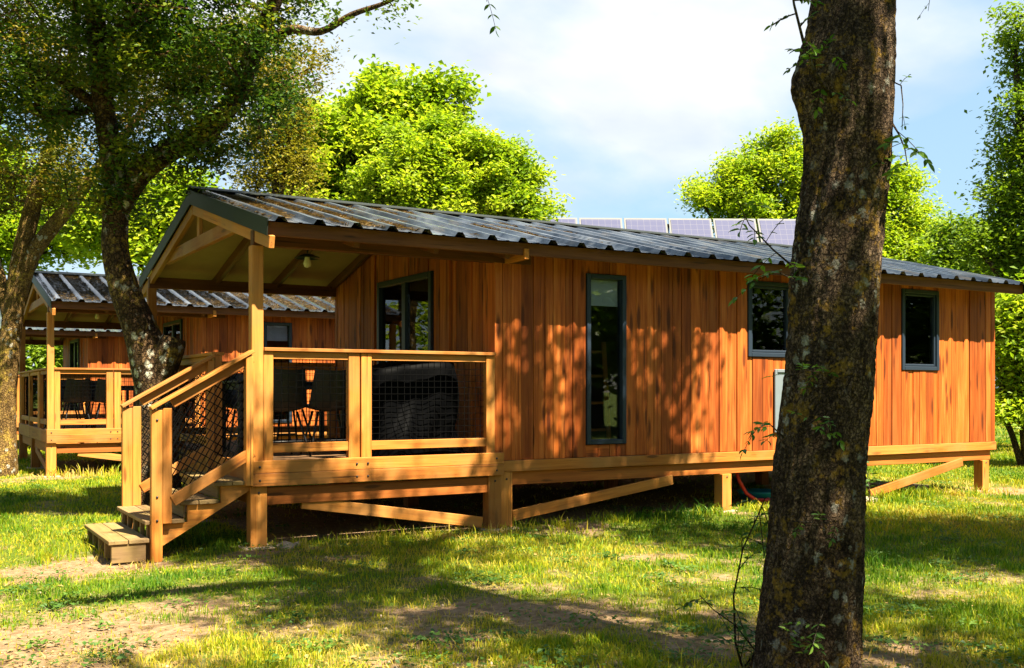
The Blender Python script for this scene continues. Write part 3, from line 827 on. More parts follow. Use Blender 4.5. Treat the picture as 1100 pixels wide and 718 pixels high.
railing(c2, [(.06, .14), (1.15, 1.23)], 0, 0, [(.14, 1.15)], 1)
w = MB(); w.beam((-.01, .1, .06), (-.01, 1.9, .36), .04, .11); w.build('brace', M['rail'], c2)
c3 = copy_tree(c2); c3.location = (-1.2, 18.0, 0); c3['label'] = 'farthest timber cabin, glimpsed below the porch roof of the second cabin'

# ------------------------------------------------------------------ furniture on the decks
def chair(loc, rzv, label, group):
    t = thing('chair', label, 'chair', loc, rzv, group)
    n, m = 9, 12; vs = []
    for i in range(n):
        s = -1 + 2 * i / (n - 1)
        for j in range(m):
            q = j / (m - 1)
            if q < .5: y = .22 - .42 * (q / .5); z = .45 + .02 * (q - .25) ** 2 * 8; wv = .23
            else: k = (q - .5) / .5; y = -.20 - .07 * k; z = .45 + .40 * k ** .9; wv = .23 - .05 * k
            cup = (s * s) * (.05 if q < .5 else .02)
            vs.append((s * wv, y + (s * s) * (.06 if q > .5 else 0), z + cup))
    vs = np.array(vs); ii = np.arange(n * m).reshape(n, m)
    f = np.stack([ii[:-1, :-1], ii[1:, :-1], ii[1:, 1:], ii[:-1, 1:]], -1).reshape(-1, 4)
    top = npmesh('seat_shell', np.concatenate([vs, vs - np.array([0, .004, .014])]), np.concatenate([f, f[:, ::-1] + n * m]), M['black'], t, smooth=True)
    for sx in (-1, 1):
        for sy in (-1, 1):
            w = MB(); w.tube([(sx * .13, sy * .12, .44), (sx * .23, sy * .22, .0)], [.014, .011], 8); w.build('leg', M['black'], t)
    for sy in (-1, 1): w = MB(); w.tube([(-.19, sy * .17, .15), (.19, sy * .17, .15)], .008, 6); w.build('stretcher', M['black'], t)
    return t
def table(loc, label, wx=1.4, wy=.8):
    t = thing('table', label, 'table', loc)
    w = MB(); w.bx(-wx / 2, wx / 2, -wy / 2, wy / 2, .725, .75, .008); w.build('tabletop', M['black'], t)
    w = MB(); w.bx(-wx / 2 + .06, wx / 2 - .06, -wy / 2 + .06, wy / 2 - .06, .66, .722); w.build('apron', M['black'], t)
    for sx in (-1, 1):
        for sy in (-1, 1):
            w = MB(); w.bx(sx * (wx / 2 - .05) - .025, sx * (wx / 2 - .05) + .025, sy * (wy / 2 - .05) - .025, sy * (wy / 2 - .05) + .025, 0, .722); w.build('leg', M['black'], t)
D = .752
table((.78, 1.62, D), 'black dining table on the near cabin porch behind the netting', 1.2, .75)
c = chair((.50, .88, D), 0.1, 'black shell chair on the near porch, the one closest to the corner post', 'chairs on the near porch')
for (x, y, r, l) in ((1.02, .92, -.12, 'black shell chair on the near porch, beside the black cover'), (.55, 2.3, math.pi, 'black shell chair on the near porch, across the table by the end rail'), (1.05, 2.3, math.pi + .1, 'black shell chair on the near porch, across the table nearer the glass door')):
    k = copy_tree(c); k.location = (x, y, D); k.rotation_euler = (0, 0, r); k['label'] = l
table((.25, 10.95, D), 'black dining table on the second cabin porch', 1.5, .8)
for (x, y, r, l) in ((-.1, 10.25, .05, 'black shell chair on the second porch, nearest its corner post'), (.42, 10.2, -.1, 'black shell chair on the second porch, right of the one nearest its corner post'),
                     (-.05, 11.65, math.pi, 'black shell chair on the second porch, far side of the table near its end rail'), (.5, 11.65, math.pi + .1, 'black shell chair on the second porch, far side of the table toward the house wall')):
    k = copy_tree(c); k.location = (x, y, D); k.rotation_euler = (0, 0, r); k['label'] = l; k['group'] = 'chairs on the second porch'
# draped black cover
n, m = 120, 44; vs = []
for i in range(n):
    a = 2 * math.pi * i / n
    for j in range(m):
        q = j / (m - 1)
        sup = (abs(math.cos(a)) ** 5 + abs(math.sin(a)) ** 5) ** (-1 / 5)
        if q < .35: r = q / .35 * .86; z = .97 - .10 * r ** 2.2 + .05 * math.cos(a * 1) * r
        else: k = (q - .35) / .65; r = .86 + .14 * k ** .6; z = .87 + .05 * math.cos(a) - (.86 + .05 * math.cos(a)) * k
        fold = (.05 * math.sin(a * 3 + 7 * q + 1.0) + .03 * math.sin(a * 7 - 5 * q + 2 * math.sin(a * 2)) + .018 * math.sin(a * 13 + 9 * q)) * min(1, max(0, q - .2) * 1.6)
        dip = -.03 * math.sin(a * 2 + 1) * q
        vs.append(((.50 * sup * r + fold) * math.cos(a), (.33 * sup * r + fold) * math.sin(a), max(.0, z + dip)))
ii = np.arange(n * m).reshape(n, m); nx_ = np.roll(ii, -1, axis=0)
f = np.stack([ii[:, :-1], ii[:, 1:], nx_[:, 1:], nx_[:, :-1]], -1).reshape(-1, 4)[:, ::-1]
cv = npmesh('covered_furniture', np.array(vs), f, M['tarp'], smooth=True)
cv.location = (1.72, .50, D); tag(cv, 'large item draped in a creased black cover on the near porch', 'cover')

def lamp(loc, label):
    t = thing('pendant_lamp', label, 'lamp', loc, 0, 'porch lamps')
    w = MB(); w.lathe((0, 0, 0), [(.02, .05), (.05, .045), (.13, .012), (.135, .0), (.128, .004), (.05, .03), (.02, .03)], 24); w.build('lamp_shade', M['flash'], t)
    w = MB(); w.tube([(0, 0, .04), (0, 0, .42)], .007, 6); w.build('stem', M['flash'], t)
    w = MB(); w.lathe((0, 0, 0), [(.022, .03), (.03, -.01), (.042, -.05), (.036, -.085), (.0, -.10)], 14); w.build('bulb', M['bulb'], t)
    return t
lp = lamp((.97, 1.40, 2.80), 'small dark metal lamp with a glass bulb under the near porch roof')
k = copy_tree(lp); k.location = (.35, 10.86, 2.80); k['label'] = 'small dark metal lamp under the second cabin porch roof'
# ladder-like stool seen through the tall window
t = thing('wooden_ladder', 'pale wooden bunk ladder standing inside behind the tall window', 'ladder', (3.90, .24, .70))
for sx in (-.17, .17):
    w = MB(); w.beam((sx, 0, 0), (sx, .12, 1.25), .05, .03, (0, 1, 0)); w.build('rail', M['rail'], t)
for z in (.25, .55, .85, 1.12):
    w = MB(); w.bx(-.145, .145, .02 + z * .09, .08 + z * .09, z, z + .03); w.build('rung', M['rail'], t)

# hose and tub under the cabin
w = MB(); pts = [(6.08, .40, .46), (6.14, .40, .30), (6.24, .38, .14), (6.38, .36, .05), (6.6, .42, .03), (6.9, .6, .03)]; w.tube(pts, .022, 8)
tag(w.build('hose', M['red']), 'thick red hose hanging below the floor of the near cabin', 'hose')
t = thing('basin', 'teal plastic basin lying under the near cabin beside the red hose', 'basin', (6.78, .72, 0))
w = MB(); w.lathe((0, 0, 0), [(0, .01), (.22, .0), (.27, .10), (.285, .11), (.285, .12), (.262, .12), (.21, .02), (0, .025)], 24); w.build('body', M['teal'], t)
for sx in (-1, 1): w = MB(); w.tube([(sx * .28, -.05, .11), (sx * .33, 0, .11), (sx * .28, .05, .11)], .012, 6); w.build('handle', M['teal'], t)

# stones at the foot of the posts
def stone(x, y, s, label):
    vs, f = [], []
    n, m = 14, 8; rr = random.Random(int(x * 1000))
    ph = [rr.uniform(0, 6) for _ in range(4)]
    for i in range(n):
        a = 2 * math.pi * i / n
        for j in range(m):
            b = -math.pi / 2 + math.pi * j / (m - 1)
            q = 1 + .18 * math.sin(2 * a + ph[0]) + .12 * math.sin(3 * a + ph[1] + 2 * b) + .1 * math.cos(4 * b + ph[2])
            vs.append((s * q * math.cos(a) * math.cos(b), s * .8 * q * math.sin(a) * math.cos(b), s * .35 * q * math.sin(b)))
    ii = np.arange(n * m).reshape(n, m); nn = np.roll(ii, -1, axis=0)
    o = npmesh('stone', np.array(vs), np.stack([ii[:, :-1], nn[:, :-1], nn[:, 1:], ii[:, 1:]], -1).reshape(-1, 4), M['concrete'], smooth=True)
    o.location = (x, y, .01); tag(o, label, 'stone', 'stones by the cabin posts')
stone(.22, -.16, .10, 'pale flat stone right of the front corner post'); stone(.36, -.1, .07, 'smaller pale stone beside the flat stone at the corner post')
stone(7.85, -.12, .12, 'pale stone at the lower end of the right hand brace')

# ------------------------------------------------------------------ leaf litter on the roofs
def litter(ox, oy, n, xmax, name, label, thr):
    x = rng.random(n * 4) * xmax; y = -.45 + rng.random(n * 4) * 2.6
    k = vnoise(x * 2.3 + 70 + oy, y * 1.4 + 70, 51, 4) + .12 * rng.random(len(x)) - .045 * x > thr
    x, y = x[k][:n], y[k][:n]
    z = ZR - SL * np.abs(y - YR) + .014 + rng.random(len(x)) * .018
    v, f = leaf_cloud(np.stack([x, y, z], -1), .085, 3.0, .14)
    v[:, 2] = np.maximum(v[:, 2], ZR - SL * np.abs(v[:, 1] - YR) + .008)
    o = npmesh(name, v + np.array([ox, oy, 0]), f, M['litter'], rnd=np.repeat(rng.random(len(x)), 4)); tag(o, label, 'leaf litter', kind='stuff')
litter(0, 0, 8000, 4.2, 'roof_litter', 'brown twigs and dry leaves lying in the ribs of the near roof', .52)
litter(-.6, 9.4, 45000, 10.4, 'roof_litter', 'thick brown leaf litter covering the second cabin roof', .02)
n = 26000; F = 4.3 + rng.random(n) ** 1.7 * 12; a = rng.uniform(-.56, .56, n)
x = CAM.x + FW.x * F + RT.x * F * a; y = CAM.y + FW.y * F + RT.y * F * a
k = dirt(x, y) > .22; x, y = x[k], y[k]
v, f = leaf_cloud(np.stack([x, y, gz(x, y) + .008], -1), .055, 4.0, .075)
o = npmesh('dry_straw', v, f, M['straw'], rnd=np.repeat(rng.random(len(x)), 4)); tag(o, 'dry straw lying on the bare patches of the lawn', 'straw', kind='stuff')
nc = 260; F = 4.6 + rng.random(nc) ** 1.5 * 12; a = rng.uniform(-.55, .55, nc)
cx_ = CAM.x + FW.x * F + RT.x * F * a; cy_ = CAM.y + FW.y * F + RT.y * F * a
k = np.repeat(np.arange(nc), rng.integers(14, 70, nc)); sp_ = (.04 + .10 * rng.random(nc))[k]
x = cx_[k] + rng.normal(0, 1, len(k)) * sp_; y = cy_[k] + rng.normal(0, 1, len(k)) * sp_
v, f = leaf_cloud(np.stack([x, y, gz(x, y) + .02 + .03 * rng.random(len(k))], -1), .030, 1.2, .75)
o = npmesh('weeds', v, f, M['leaf_sprig'], rnd=np.repeat(np.clip(rng.random(nc)[k] * .6 + .4 * rng.random(len(k)), 0, 1), 4)); tag(o, 'low broad leaved weeds and clover scattered through the lawn', 'weeds', kind='stuff')
nc = 1500; F = 4.4 + rng.random(nc) ** 1.6 * 9; a = rng.uniform(-.56, .56, nc)
x = CAM.x + FW.x * F + RT.x * F * a; y = CAM.y + FW.y * F + RT.y * F * a; k = dirt(x, y) > .3; x, y = x[k], y[k]
u_ = np.array([[1, 0, 0], [-1, 0, 0], [0, 1, 0], [0, -1, 0], [0, 0, 1], [0, 0, -1]], float); tf = np.array([[0, 2, 4], [2, 1, 4], [1, 3, 4], [3, 0, 4], [2, 0, 5], [1, 2, 5], [3, 1, 5], [0, 3, 5]])
sz_ = .005 + .014 * rng.random(len(x)) ** 3
v = np.stack([x, y, gz(x, y) + .004], -1)[:, None] + u_[None] * sz_[:, None, None] * (.6 + .8 * rng.random((len(x), 6, 1))) * np.array([1, 1, .6])
o = npmesh('pebbles', v.reshape(-1, 3), (np.arange(len(x))[:, None, None] * 6 + tf[None]).reshape(-1, 3), M['concrete'], smooth=True); tag(o, 'small pebbles on the bare soil', 'pebbles', kind='stuff')
# fallen leaves on the lawn
n = 2600; F = 4.6 + rng.random(n) ** 1.6 * 9; a = rng.uniform(-.55, .55, n)
x = CAM.x + FW.x * F + RT.x * F * a; y = CAM.y + FW.y * F + RT.y * F * a
v, f = leaf_cloud(np.stack([x, y, gz(x, y) + .012], -1), .034, 2.0, .5)
o = npmesh('fallen_leaves', v, f, M['straw'], rnd=np.repeat(rng.random(n), 4)); tag(o, 'small dry leaves scattered over the lawn', 'leaf litter', kind='stuff')

# ------------------------------------------------------------------ solar building, road
t = thing('service_building', 'low service building with a tilted row of pale reflecting solar panels, behind the near roof', 'building', gp(737, 25) , 0)
t.rotation_euler = (0, 0, R_(-28.5))
w = MB(); w.prism([(-.2, 0), (5.5, 0), (5.5, 4.3), (-.2, 3.0)], 0, -4.6, 4.6); w.build('wall', M['render_wall'], t)
w = MB(); w.prism([(-.7, 2.95), (6, 4.45), (6, 4.56), (-.7, 3.06)], 0, -4.9, 4.9); w.build('roof', M['flash'], t)
for k in range(8):
    x0 = -4.72 + k * 1.18
    w = MB(); w.beam((x0 + .575, 1.4, 4.25), (x0 + .575, 2.35, 5.95), 1.13, .03, (0, -.9, .4)); po = w.build('solar_panel', M['white'], t)
    w = MB(); w.beam((x0 + .575, 1.4 + .03 - .018, 4.25 + .05 + .008), (x0 + .575, 2.35 - .03 - .018, 5.95 - .05 + .008), 1.03, .012, (0, -.9, .4)); w.build('cells', M['pv'], po)
for k in range(5):
    x0 = -4.5 + k * 2.25
    w = MB(); w.beam((x0, 2.3, 5.8), (x0, 2.9, 3.85), .05, .05); w.build('strut', M['flash'], t)

rd = MB(); a = gp(860, 62); b = gp(1400, 44); d = (b - a).normalized(); nrm = Vector((-d.y, d.x, 0))
p = [a, b + d * 40, b + d * 40 + nrm * 5, a + nrm * 5]
me = bpy.data.meshes.new('road'); me.from_pydata([(q.x, q.y, .03) for q in p], [], [(0, 1, 2, 3)]); me.materials.append(M['road'])
o = bpy.data.objects.new('road', me); COL.objects.link(o); tag(o, kind='structure')

# ------------------------------------------------------------------ the big trunk in the foreground
prof = [(740, 796, 930), (718, 805, 925), (700, 810, 925), (650, 817, 926), (600, 823.5, 927), (550, 827, 927.5), (500, 831, 929), (450, 837, 933), (400, 843.5, 938), (350, 847, 941), (303, 848, 944),
        (272, 851, 946), (240, 855, 949), (217, 859, 951), (181, 863, 955), (145, 864, 957), (124, 859, 957), (108, 854, 957.5), (95, 851, 958), (80, 852, 958), (60, 859, 958.5), (38, 866, 959), (0, 872, 960), (-60, 876, 966), (-140, 878, 975)]
F0 = 5.0; rows = []
for (py, l, r) in prof:
    c = at((l + r) / 2, py, F0); rows.append((c.z, c.x, c.y, (r - l) / 2 / FPX * F0))
rows.sort(); rows.insert(0, (-.12, rows[0][1], rows[0][2], rows[0][3] * 1.28)); rows = np.array(rows)
TB = gp(866, F0)
zs = np.linspace(rows[0, 0], rows[-1, 0], 330); na = 150
cxs = np.interp(zs, rows[:, 0], rows[:, 1]); cys = np.interp(zs, rows[:, 0], rows[:, 2]); rs = np.interp(zs, rows[:, 0], rows[:, 3])
A, ZZ = np.meshgrid(np.linspace(0, 2 * np.pi, na, endpoint=False), zs)
def cyl_noise(fa, fz, seed, o=4):
    c, s = np.cos(A) * fa, np.sin(A) * fa
    return vnoise(c + 50 + s * .35, ZZ * fz + 50 + s * .9, seed, o) - .5
ridge = cyl_noise(9, 4.5, 71, 4); fine = cyl_noise(26, 16, 77, 3); lump = cyl_noise(1.6, 1.4, 83, 3)
fl = np.clip((.35 - ZZ) / .4, 0, 1) ** 2
rad = rs[:, None] * (1 + lump * .05 + fl * .16 * np.sin(A * 4 + 1)) - np.abs(ridge) * .055 - .002 + fine * .020
v = np.stack([cxs[:, None] + np.cos(A) * rad - TB.x, cys[:, None] + np.sin(A) * rad - TB.y, ZZ], -1).reshape(-1, 3)
ii = np.arange(len(zs) * na).reshape(len(zs), na); nn = np.roll(ii, -1, axis=1)
f = np.stack([ii[:-1], nn[:-1], nn[1:], ii[1:]], -1).reshape(-1, 4)
top = Vector((cxs[-1], cys[-1], zs[-1])); rt = rs[-1]
limbs = [[(top + Vector((0, 0, -.25)), rt * .93), (top + Vector((.05, .1, 1.0)), rt * .9), (top + Vector((0, .3, 2.2)), rt * .75), (top + Vector((-.2, .2, 4.5)), rt * .4), (top + Vector((-.1, .2, 6.5)), .04)],
         [(top + Vector((.05, .15, 1.3)), rt * .6), (top + Vector((.9, .6, 2.5)), .13), (top + Vector((2.2, 1.0, 3.4)), .08)],
         [(top + Vector((0, .2, 1.5)), rt * .55), (top + Vector((-1.0, -.3, 2.6)), .12), (top + Vector((-2.0, -.8, 3.3)), .07)]]
big = tree('foreground_tree', 'thick rough barked tree trunk with yellow and grey lichen, right foreground', limbs,
           [((4.7, -4.2, 7.2), (1.2, 1.4, 1.2)), ((3.8, -4.4, 7.4), (.5, 1.3, 1.0)), ((5.6, -4.0, 7.0), (.6, .9, .7)), ((1.9, -8.6, 7.5), (1.0, .7, .8)), ((2.2, -9.9, 7.5), (.9, .8, .7)), ((1.4, -5.6, 8.0), (1.2, 1.2, 1.0)), ((1.0, -7.6, 7.8), (1.2, .9, .9)), ((2.6, -6.6, 8.6), (1.1, 1.0, 1.0))],
           220, 70, .10, .34, M['leaf_mid'], M['bark_far'], None, TB, tip=.011)
for ch in big.children:
    if ch.name.startswith('trunk'): ch.name = 'branches'
npmesh('trunk', v, f, M['bark_big'], big, smooth=True)

def leaves_at(items, mat, name, parent, off):
    """items: (position, direction, length) -> pointed leaves"""
    vs, fs = [], []
    for p, d, L in items:
        d = Vector(d).normalized(); nr = Vector((random.gauss(0, .5), random.gauss(0, .5), 1)); nr = (nr - d * nr.dot(d)).normalized(); b = d.cross(nr)
        wd = L * .21; o = len(vs); p = Vector(p) - off
        pr = [(0, 0), (.25, .8), (.5, 1), (.78, .6), (1, 0)]
        for t, k in pr: vs.append(p + d * (L * t) + nr * (-.18 * L * t * t))
        for t, k in pr[1:4]: vs.append(p + d * (L * t) + b * (wd * k) + nr * (.06 * L - .18 * L * t * t)); vs.append(p + d * (L * t) - b * (wd * k) + nr * (.06 * L - .18 * L * t * t))
        A0, M1, M2, M3, E = o, o + 1, o + 2, o + 3, o + 4
        for s in (0, 1):
            e1, e2, e3 = o + 5 + s, o + 7 + s, o + 9 + s
            fs += [(A0, e1, M1, A0), (M1, e1, e2, M2), (M2, e2, e3, M3), (M3, e3, E, M3)]
    me = bpy.data.meshes.new(name); me.from_pydata([tuple(x) for x in vs], [], [tuple(dict.fromkeys(q)) for q in fs]); me.update()
    a = me.attributes.new('rnd', 'FLOAT', 'POINT'); a.data.foreach_set('value', np.repeat(np.random.default_rng(len(vs)).random(len(items)), 11).astype(np.float32))
    me.materials.append(mat); o = bpy.data.objects.new(name, me); COL.objects.link(o); o.parent = parent; return o
def sprig(parent, off, pts, nl, L, rad=.005, pin=4, nm='sprig'):
    """a thin shoot carrying nl compound leaves of 2*pin+1 leaflets"""
    w = MB(); P = [Vector(p) - off for p in pts]; w.tube(P, list(np.linspace(rad, rad * .4, len(P))), 6)
    items = []
    for k in range(nl):
        t = (k + .6) / nl * (len(pts) - 1); i = min(int(t), len(pts) - 2); p = Vector(pts[i]).lerp(Vector(pts[i + 1]), t - i)
        ax = (Vector(pts[i + 1]) - Vector(pts[i])).normalized()
        d = (ax * .5 + Vector((random.gauss(0, .7), random.gauss(0, .7), random.gauss(-.1, .45)))).normalized()
        LL = L * random.uniform(2.0, 3.2); side = d.cross(Vector((0, 0, 1))).normalized()
        q = [p + d * (LL * s) + Vector((0, 0, -.25 * LL * s * s)) for s in (0, .33, .66, 1)]
        w.tube([x - off for x in q], [rad * .35] * 4, 4, False)
        for j in range(pin):
            s = .3 + .62 * j / max(1, pin - 1); pp = p + d * (LL * s) + Vector((0, 0, -.25 * LL * s * s))
            for sg in (-1, 1): items.append((pp, d * .55 + side * sg + Vector((0, 0, random.gauss(-.15, .25))), L * random.uniform(.75, 1.1)))
        items.append((q[-1], d + Vector((0, 0, -.3)), L))
    o = w.build(nm, M['bark_far'], parent); lo = leaves_at(items, M['leaf_sprig'], 'leaves', o, off); return o
S = lambda *a: [at(px, py, F) for px, py, F in a]
sprig(big, TB, S((894, 104, 4.72), (875, 78, 4.66), (863, 45, 4.6), (853, 5, 4.55), (848, -30, 4.5)), 11, .045, .011, 3)
sprig(big, TB, S((862, 62, 4.85), (880, 58, 4.72), (900, 60, 4.7)), 3, .035, .004, 3)
sprig(big, TB, S((955, 86, 4.95), (968, 92, 4.9), (970, 112, 4.85), (969, 140, 4.85)), 2, .03, .004, 2)
sprig(big, TB, S((957, 130, 4.95), (966, 145, 4.9), (972, 160, 4.88), (975, 178, 4.88)), 7, .06, .005, 3)
sprig(big, TB, S((850, 285, 4.85), (830, 268, 4.8), (805, 242, 4.75), (792, 215, 4.7)), 6, .055, .005, 3)
sprig(big, TB, S((852, 300, 4.85), (835, 292, 4.8), (815, 300, 4.78)), 4, .045, .004, 3)
sprig(big, TB, S((846, 405, 4.8), (868, 398, 4.74), (890, 402, 4.72)), 5, .04, .004, 3)
sprig(big, TB, S((842, 470, 4.82), (826, 455, 4.78), (810, 462, 4.75)), 4, .045, .004, 3)
sprig(big, TB, S((860, 462, 4.76), (880, 448, 4.73), (900, 452, 4.72)), 5, .04, .004, 3)
sprig(big, TB, S((850, 560, 4.74), (880, 562, 4.70), (905, 560, 4.7)), 3, .035, .004, 3)
sprig(big, TB, S((866, 715, 4.66), (872, 690, 4.6), (884, 660, 4.55)), 6, .045, .004, 3)
sprig(big, TB, S((514, -120, 5.6), (520, -40, 5.6), (523, 2, 5.6)), 5, .05, .004, 3)
sprig(big, TB, S((1003, -60, 5.2), (1000, -10, 5.2), (997, 12, 5.2)), 2, .02, .003, 2)
# sapling left of the trunk
sp = thing('sapling', 'thin leafy sapling shooting up left of the thick lichen covered trunk', 'sapling', gp(797, 5.25)); off = sp.location.copy()
sprig(sp, off, [off, *S((790, 690, 5.25), (788, 640, 5.2), (798, 590, 5.2), (815, 552, 5.15), (822, 535, 5.1))], 13, .05, .007, 3, 'stem')
sprig(sp, off, [off + Vector((.02, 0, 0)), *S((812, 700, 5.2), (790, 672, 5.15), (766, 655, 5.1), (752, 640, 5.1))], 8, .045, .005, 3, 'stem')
# weed by the right brace
wd = thing('weed', 'small bright weed growing beside the right hand diagonal brace', 'plant', gp(934, 13.0)); off = wd.location.copy()
sprig(wd, off, [off, off + Vector((.02, .02, .2)), off + Vector((.0, .05, .42))], 9, .09, .008, 2, 'stem')

# ------------------------------------------------------------------ left trees
TG = 'trees around the cabins'
PT = lambda seq: [(at(px, py, F), r) for px, py, F, r in seq]
def lob(px, py, F, rx, ry, rzv): return (at(px, py, F), (rx, ry, rzv))
b0 = gp(166, 11.3)
limbs = [[(b0 + Vector((0, 0, -.1)), .33), (at(168, 490, 11.3), .235), (at(169, 430, 11.25), .225), (at(163, 392, 11.2), .225), (at(150, 352, 11.15), .18), (at(134, 312, 11.1), .155), (at(124, 270, 11.1), .14), (at(124, 228, 11.1), .135), (at(122, 180, 11.0), .12), (at(112, 120, 10.8), .11), (at(106, 60, 10.6), .10), (at(102, 0, 10.4), .09), (at(98, -90, 10.2), .07), (at(96, -200, 10), .04)],
         [(at(126, 225, 11.1), .13), (at(150, 186, 11.0), .13), (at(182, 162, 10.9), .12), (at(222, 140, 10.7), .11), (at(252, 104, 10.5), .10), (at(275, 50, 10.3), .085), (at(300, -10, 10.1), .07), (at(330, -80, 10), .04)],
         [(at(110, 60, 10.6), .08), (at(130, 34, 10.4), .075), (at(152, 14, 10.2), .065), (at(190, -25, 10), .05)],
         [(at(275, 50, 10.3), .055), (at(312, 32, 10.0), .045), (at(345, 34, 9.8), .035), (at(378, 16, 9.6), .028), (at(412, 4, 9.4), .02), (at(436, -8, 9.3), .014)],
         [(at(166, 418, 11.2), .17), (at(176, 392, 11.15), .16), (at(184, 372, 11.1), .145), (at(187, 363, 11.1), .12)],
         [(at(112, 120, 10.8), .06), (at(70, 90, 10.6), .05), (at(30, 70, 10.5), .04)]]
tree('lichen_tree', 'leaning tree with pale lichen patches on its trunk, behind the porch stairs', limbs,
     [lob(200, 110, 10.8, .95, 1.0, .55), lob(255, 105, 10.5, .6, .9, .6), lob(250, 30, 10.3, .8, .9, .55), lob(160, 40, 10.5, .9, 1, .6), lob(90, 60, 10.5, .9, 1.0, .7), lob(300, 40, 10.1, .38, .5, .5), lob(30, 110, 10.6, .7, .8, .6),
      lob(165, 165, 10.9, .55, .6, .35), lob(215, 155, 10.7, .5, .5, .3), lob(290, 85, 10.2, .4, .5, .4), lob(300, 145, 10.4, .25, .3, .35), lob(120, 200, 11.2, .55, .7, .45), lob(355, 18, 9.7, .28, .3, .22), lob(410, 2, 9.4, .22, .2, .1), lob(60, -60, 10.4, 1.6, 1.5, .8), lob(220, -70, 10.2, 1.6, 1.4, .8)],
     430, 150, .054, .21, M['leaf_dark'], M['bark_left'], TG, b0, tip=.006, droop=.25, shell=.42, cw=.72)
b1 = gp(6, 17.3)
limbs = [[(b1 + Vector((-.05, 0, -.1)), .26), (at(4, 440, 17.3), .19), (at(10, 380, 17.2), .165), (at(15, 330, 17.2), .165), (at(24, 270, 17), .15), (at(40, 205, 16.8), .13), (at(58, 150, 16.6), .11), (at(72, 95, 16.4), .09), (at(80, 40, 16.2), .07), (at(84, -40, 16), .05)],
         [(at(18, 320, 17.2), .15), (at(34, 275, 17), .125), (at(58, 242, 16.9), .12), (at(80, 215, 16.8), .105), (at(98, 190, 16.6), .09), (at(130, 150, 16.5), .07), (at(160, 110, 16.4), .05)],
         [(at(12, 350, 17.2), .12), (at(0, 300, 17.2), .10), (at(-20, 240, 17.2), .09), (at(-40, 160, 17), .07)]]
tree('fork_trunk_tree', 'golden forked tree at the left edge in front of the second cabin', limbs,
     [lob(40, 120, 16.6, 1.5, 1.2, 1.1), lob(10, 40, 16.4, 1.5, 1.2, 1.2), lob(95, 175, 16.6, .9, .9, .6), lob(-40, 190, 16.8, 1.2, 1.0, 1.0), lob(40, 205, 16.8, 1.0, 1.0, .45), lob(120, 80, 16.4, 1.3, 1.1, 1.0), lob(210, 80, 16.8, 1.5, 1.3, .9), lob(290, 70, 17, 1.0, 1.0, .8), lob(60, -60, 16.2, 2.2, 1.8, 1.2)],
     420, 165, .066, .30, M['leaf_olive'], M['bark_gold'], TG, b1, tip=.008, droop=.2, cw=.7)

# ------------------------------------------------------------------ trees behind
def back_tree(name, label, px, F, lobes, ncl, per, size, clr, leaf, tr=.22, barkm='bark_far', group=TG, stems=None, **kw):
    b = gp(px, F); tops = sorted(lobes, key=lambda l: l[1]); zt = min(at(l[0], l[1], F).z for l in lobes)
    top = at(tops[0][0], tops[0][1], F)
    mid = Vector((b.x * .6 + top.x * .4, b.y * .6 + top.y * .4, max(1.2, zt * .55)))
    limbs = [[(b + Vector((0, 0, -.1)), tr * 1.25), (b + Vector((.03, .05, .9)), tr), (mid, tr * .75), (Vector((top.x, top.y, top.z - .3)), .04)]]
    for l in lobes[1:6]:
        p = at(l[0], l[1], F + l[5] if len(l) > 5 else F); limbs.append([(mid, tr * .5), (mid.lerp(p, .55) + Vector((0, 0, .2)), tr * .3), (p, .03)])
    if stems: limbs = [[(gp(q[0][0], F) + Vector((0, 0, -.05)), tr)] + [(at(a, b_, F), tr * .8) for a, b_ in q[1:]] for q in stems]
    sat = []
    for l in lobes:
        for q in range(3):
            a = random.uniform(.1, math.pi - .1); k = random.uniform(.22, .42)
            sat.append((l[0] + math.cos(a) * l[2] * random.uniform(.85, 1.1), l[1] - math.sin(a) * l[3] * random.uniform(.8, 1.12), l[2] * k, l[3] * k, l[2] * k * F / FPX, random.uniform(-.5, .5) + (l[5] if len(l) > 5 else 0)))
    lobes = list(lobes) + sat
    L = [lob(l[0], l[1], F + (l[5] if len(l) > 5 else 0), l[2] * F / FPX, l[4] if len(l) > 4 else l[2] * F / FPX, l[3] * F / FPX) for l in lobes]
    return tree(name, label, limbs, L, ncl, per, size, clr, M[leaf], M[barkm], group, b, **kw)
back_tree('maple_tree', 'tall bright green maple like tree rising behind the left half of the near roof', 420, 30,
          [(430, 112, 42, 32), (395, 150, 62, 40), (355, 170, 50, 40), (490, 122, 24, 24), (430, 180, 90, 45), (360, 220, 60, 40), (460, 150, 40, 30), (505, 138, 18, 10), (415, 118, 30, 22)], 330, 190, .165, .44, 'leaf_bright', .3, up=.5, shape=.8, shell=.30)
back_tree('round_tree', 'rounded bushy green tree just behind the near roof, right of the maple', 500, 24,
          [(490, 185, 62, 45), (545, 212, 38, 32), (440, 205, 60, 40), (570, 228, 20, 16), (510, 225, 60, 30), (475, 165, 45, 25), (540, 185, 30, 22)], 330, 190, .12, .31, 'leaf_bright', .2, up=.5, shape=.55, shell=.30)
back_tree('pale_tree', 'light green feathery tree behind the solar panels, left of the thick trunk', 815, 44,
          [(835, 165, 32, 22), (800, 190, 40, 26), (750, 212, 24, 14), (850, 195, 40, 34), (790, 215, 45, 20), (880, 190, 30, 40), (820, 240, 60, 30)], 260, 160, .19, .50, 'leaf_bright', .25, shape=.5)
back_tree('slender_tree', 'light green tree between the thick trunk and the dark trees at right', 950, 36,
          [(950, 215, 36, 30), (985, 245, 30, 26), (960, 265, 50, 26), (935, 235, 40, 40), (1005, 248, 10, 8), (930, 300, 60, 30)], 220, 160, .155, .44, 'leaf_bright', .22, shape=.5)
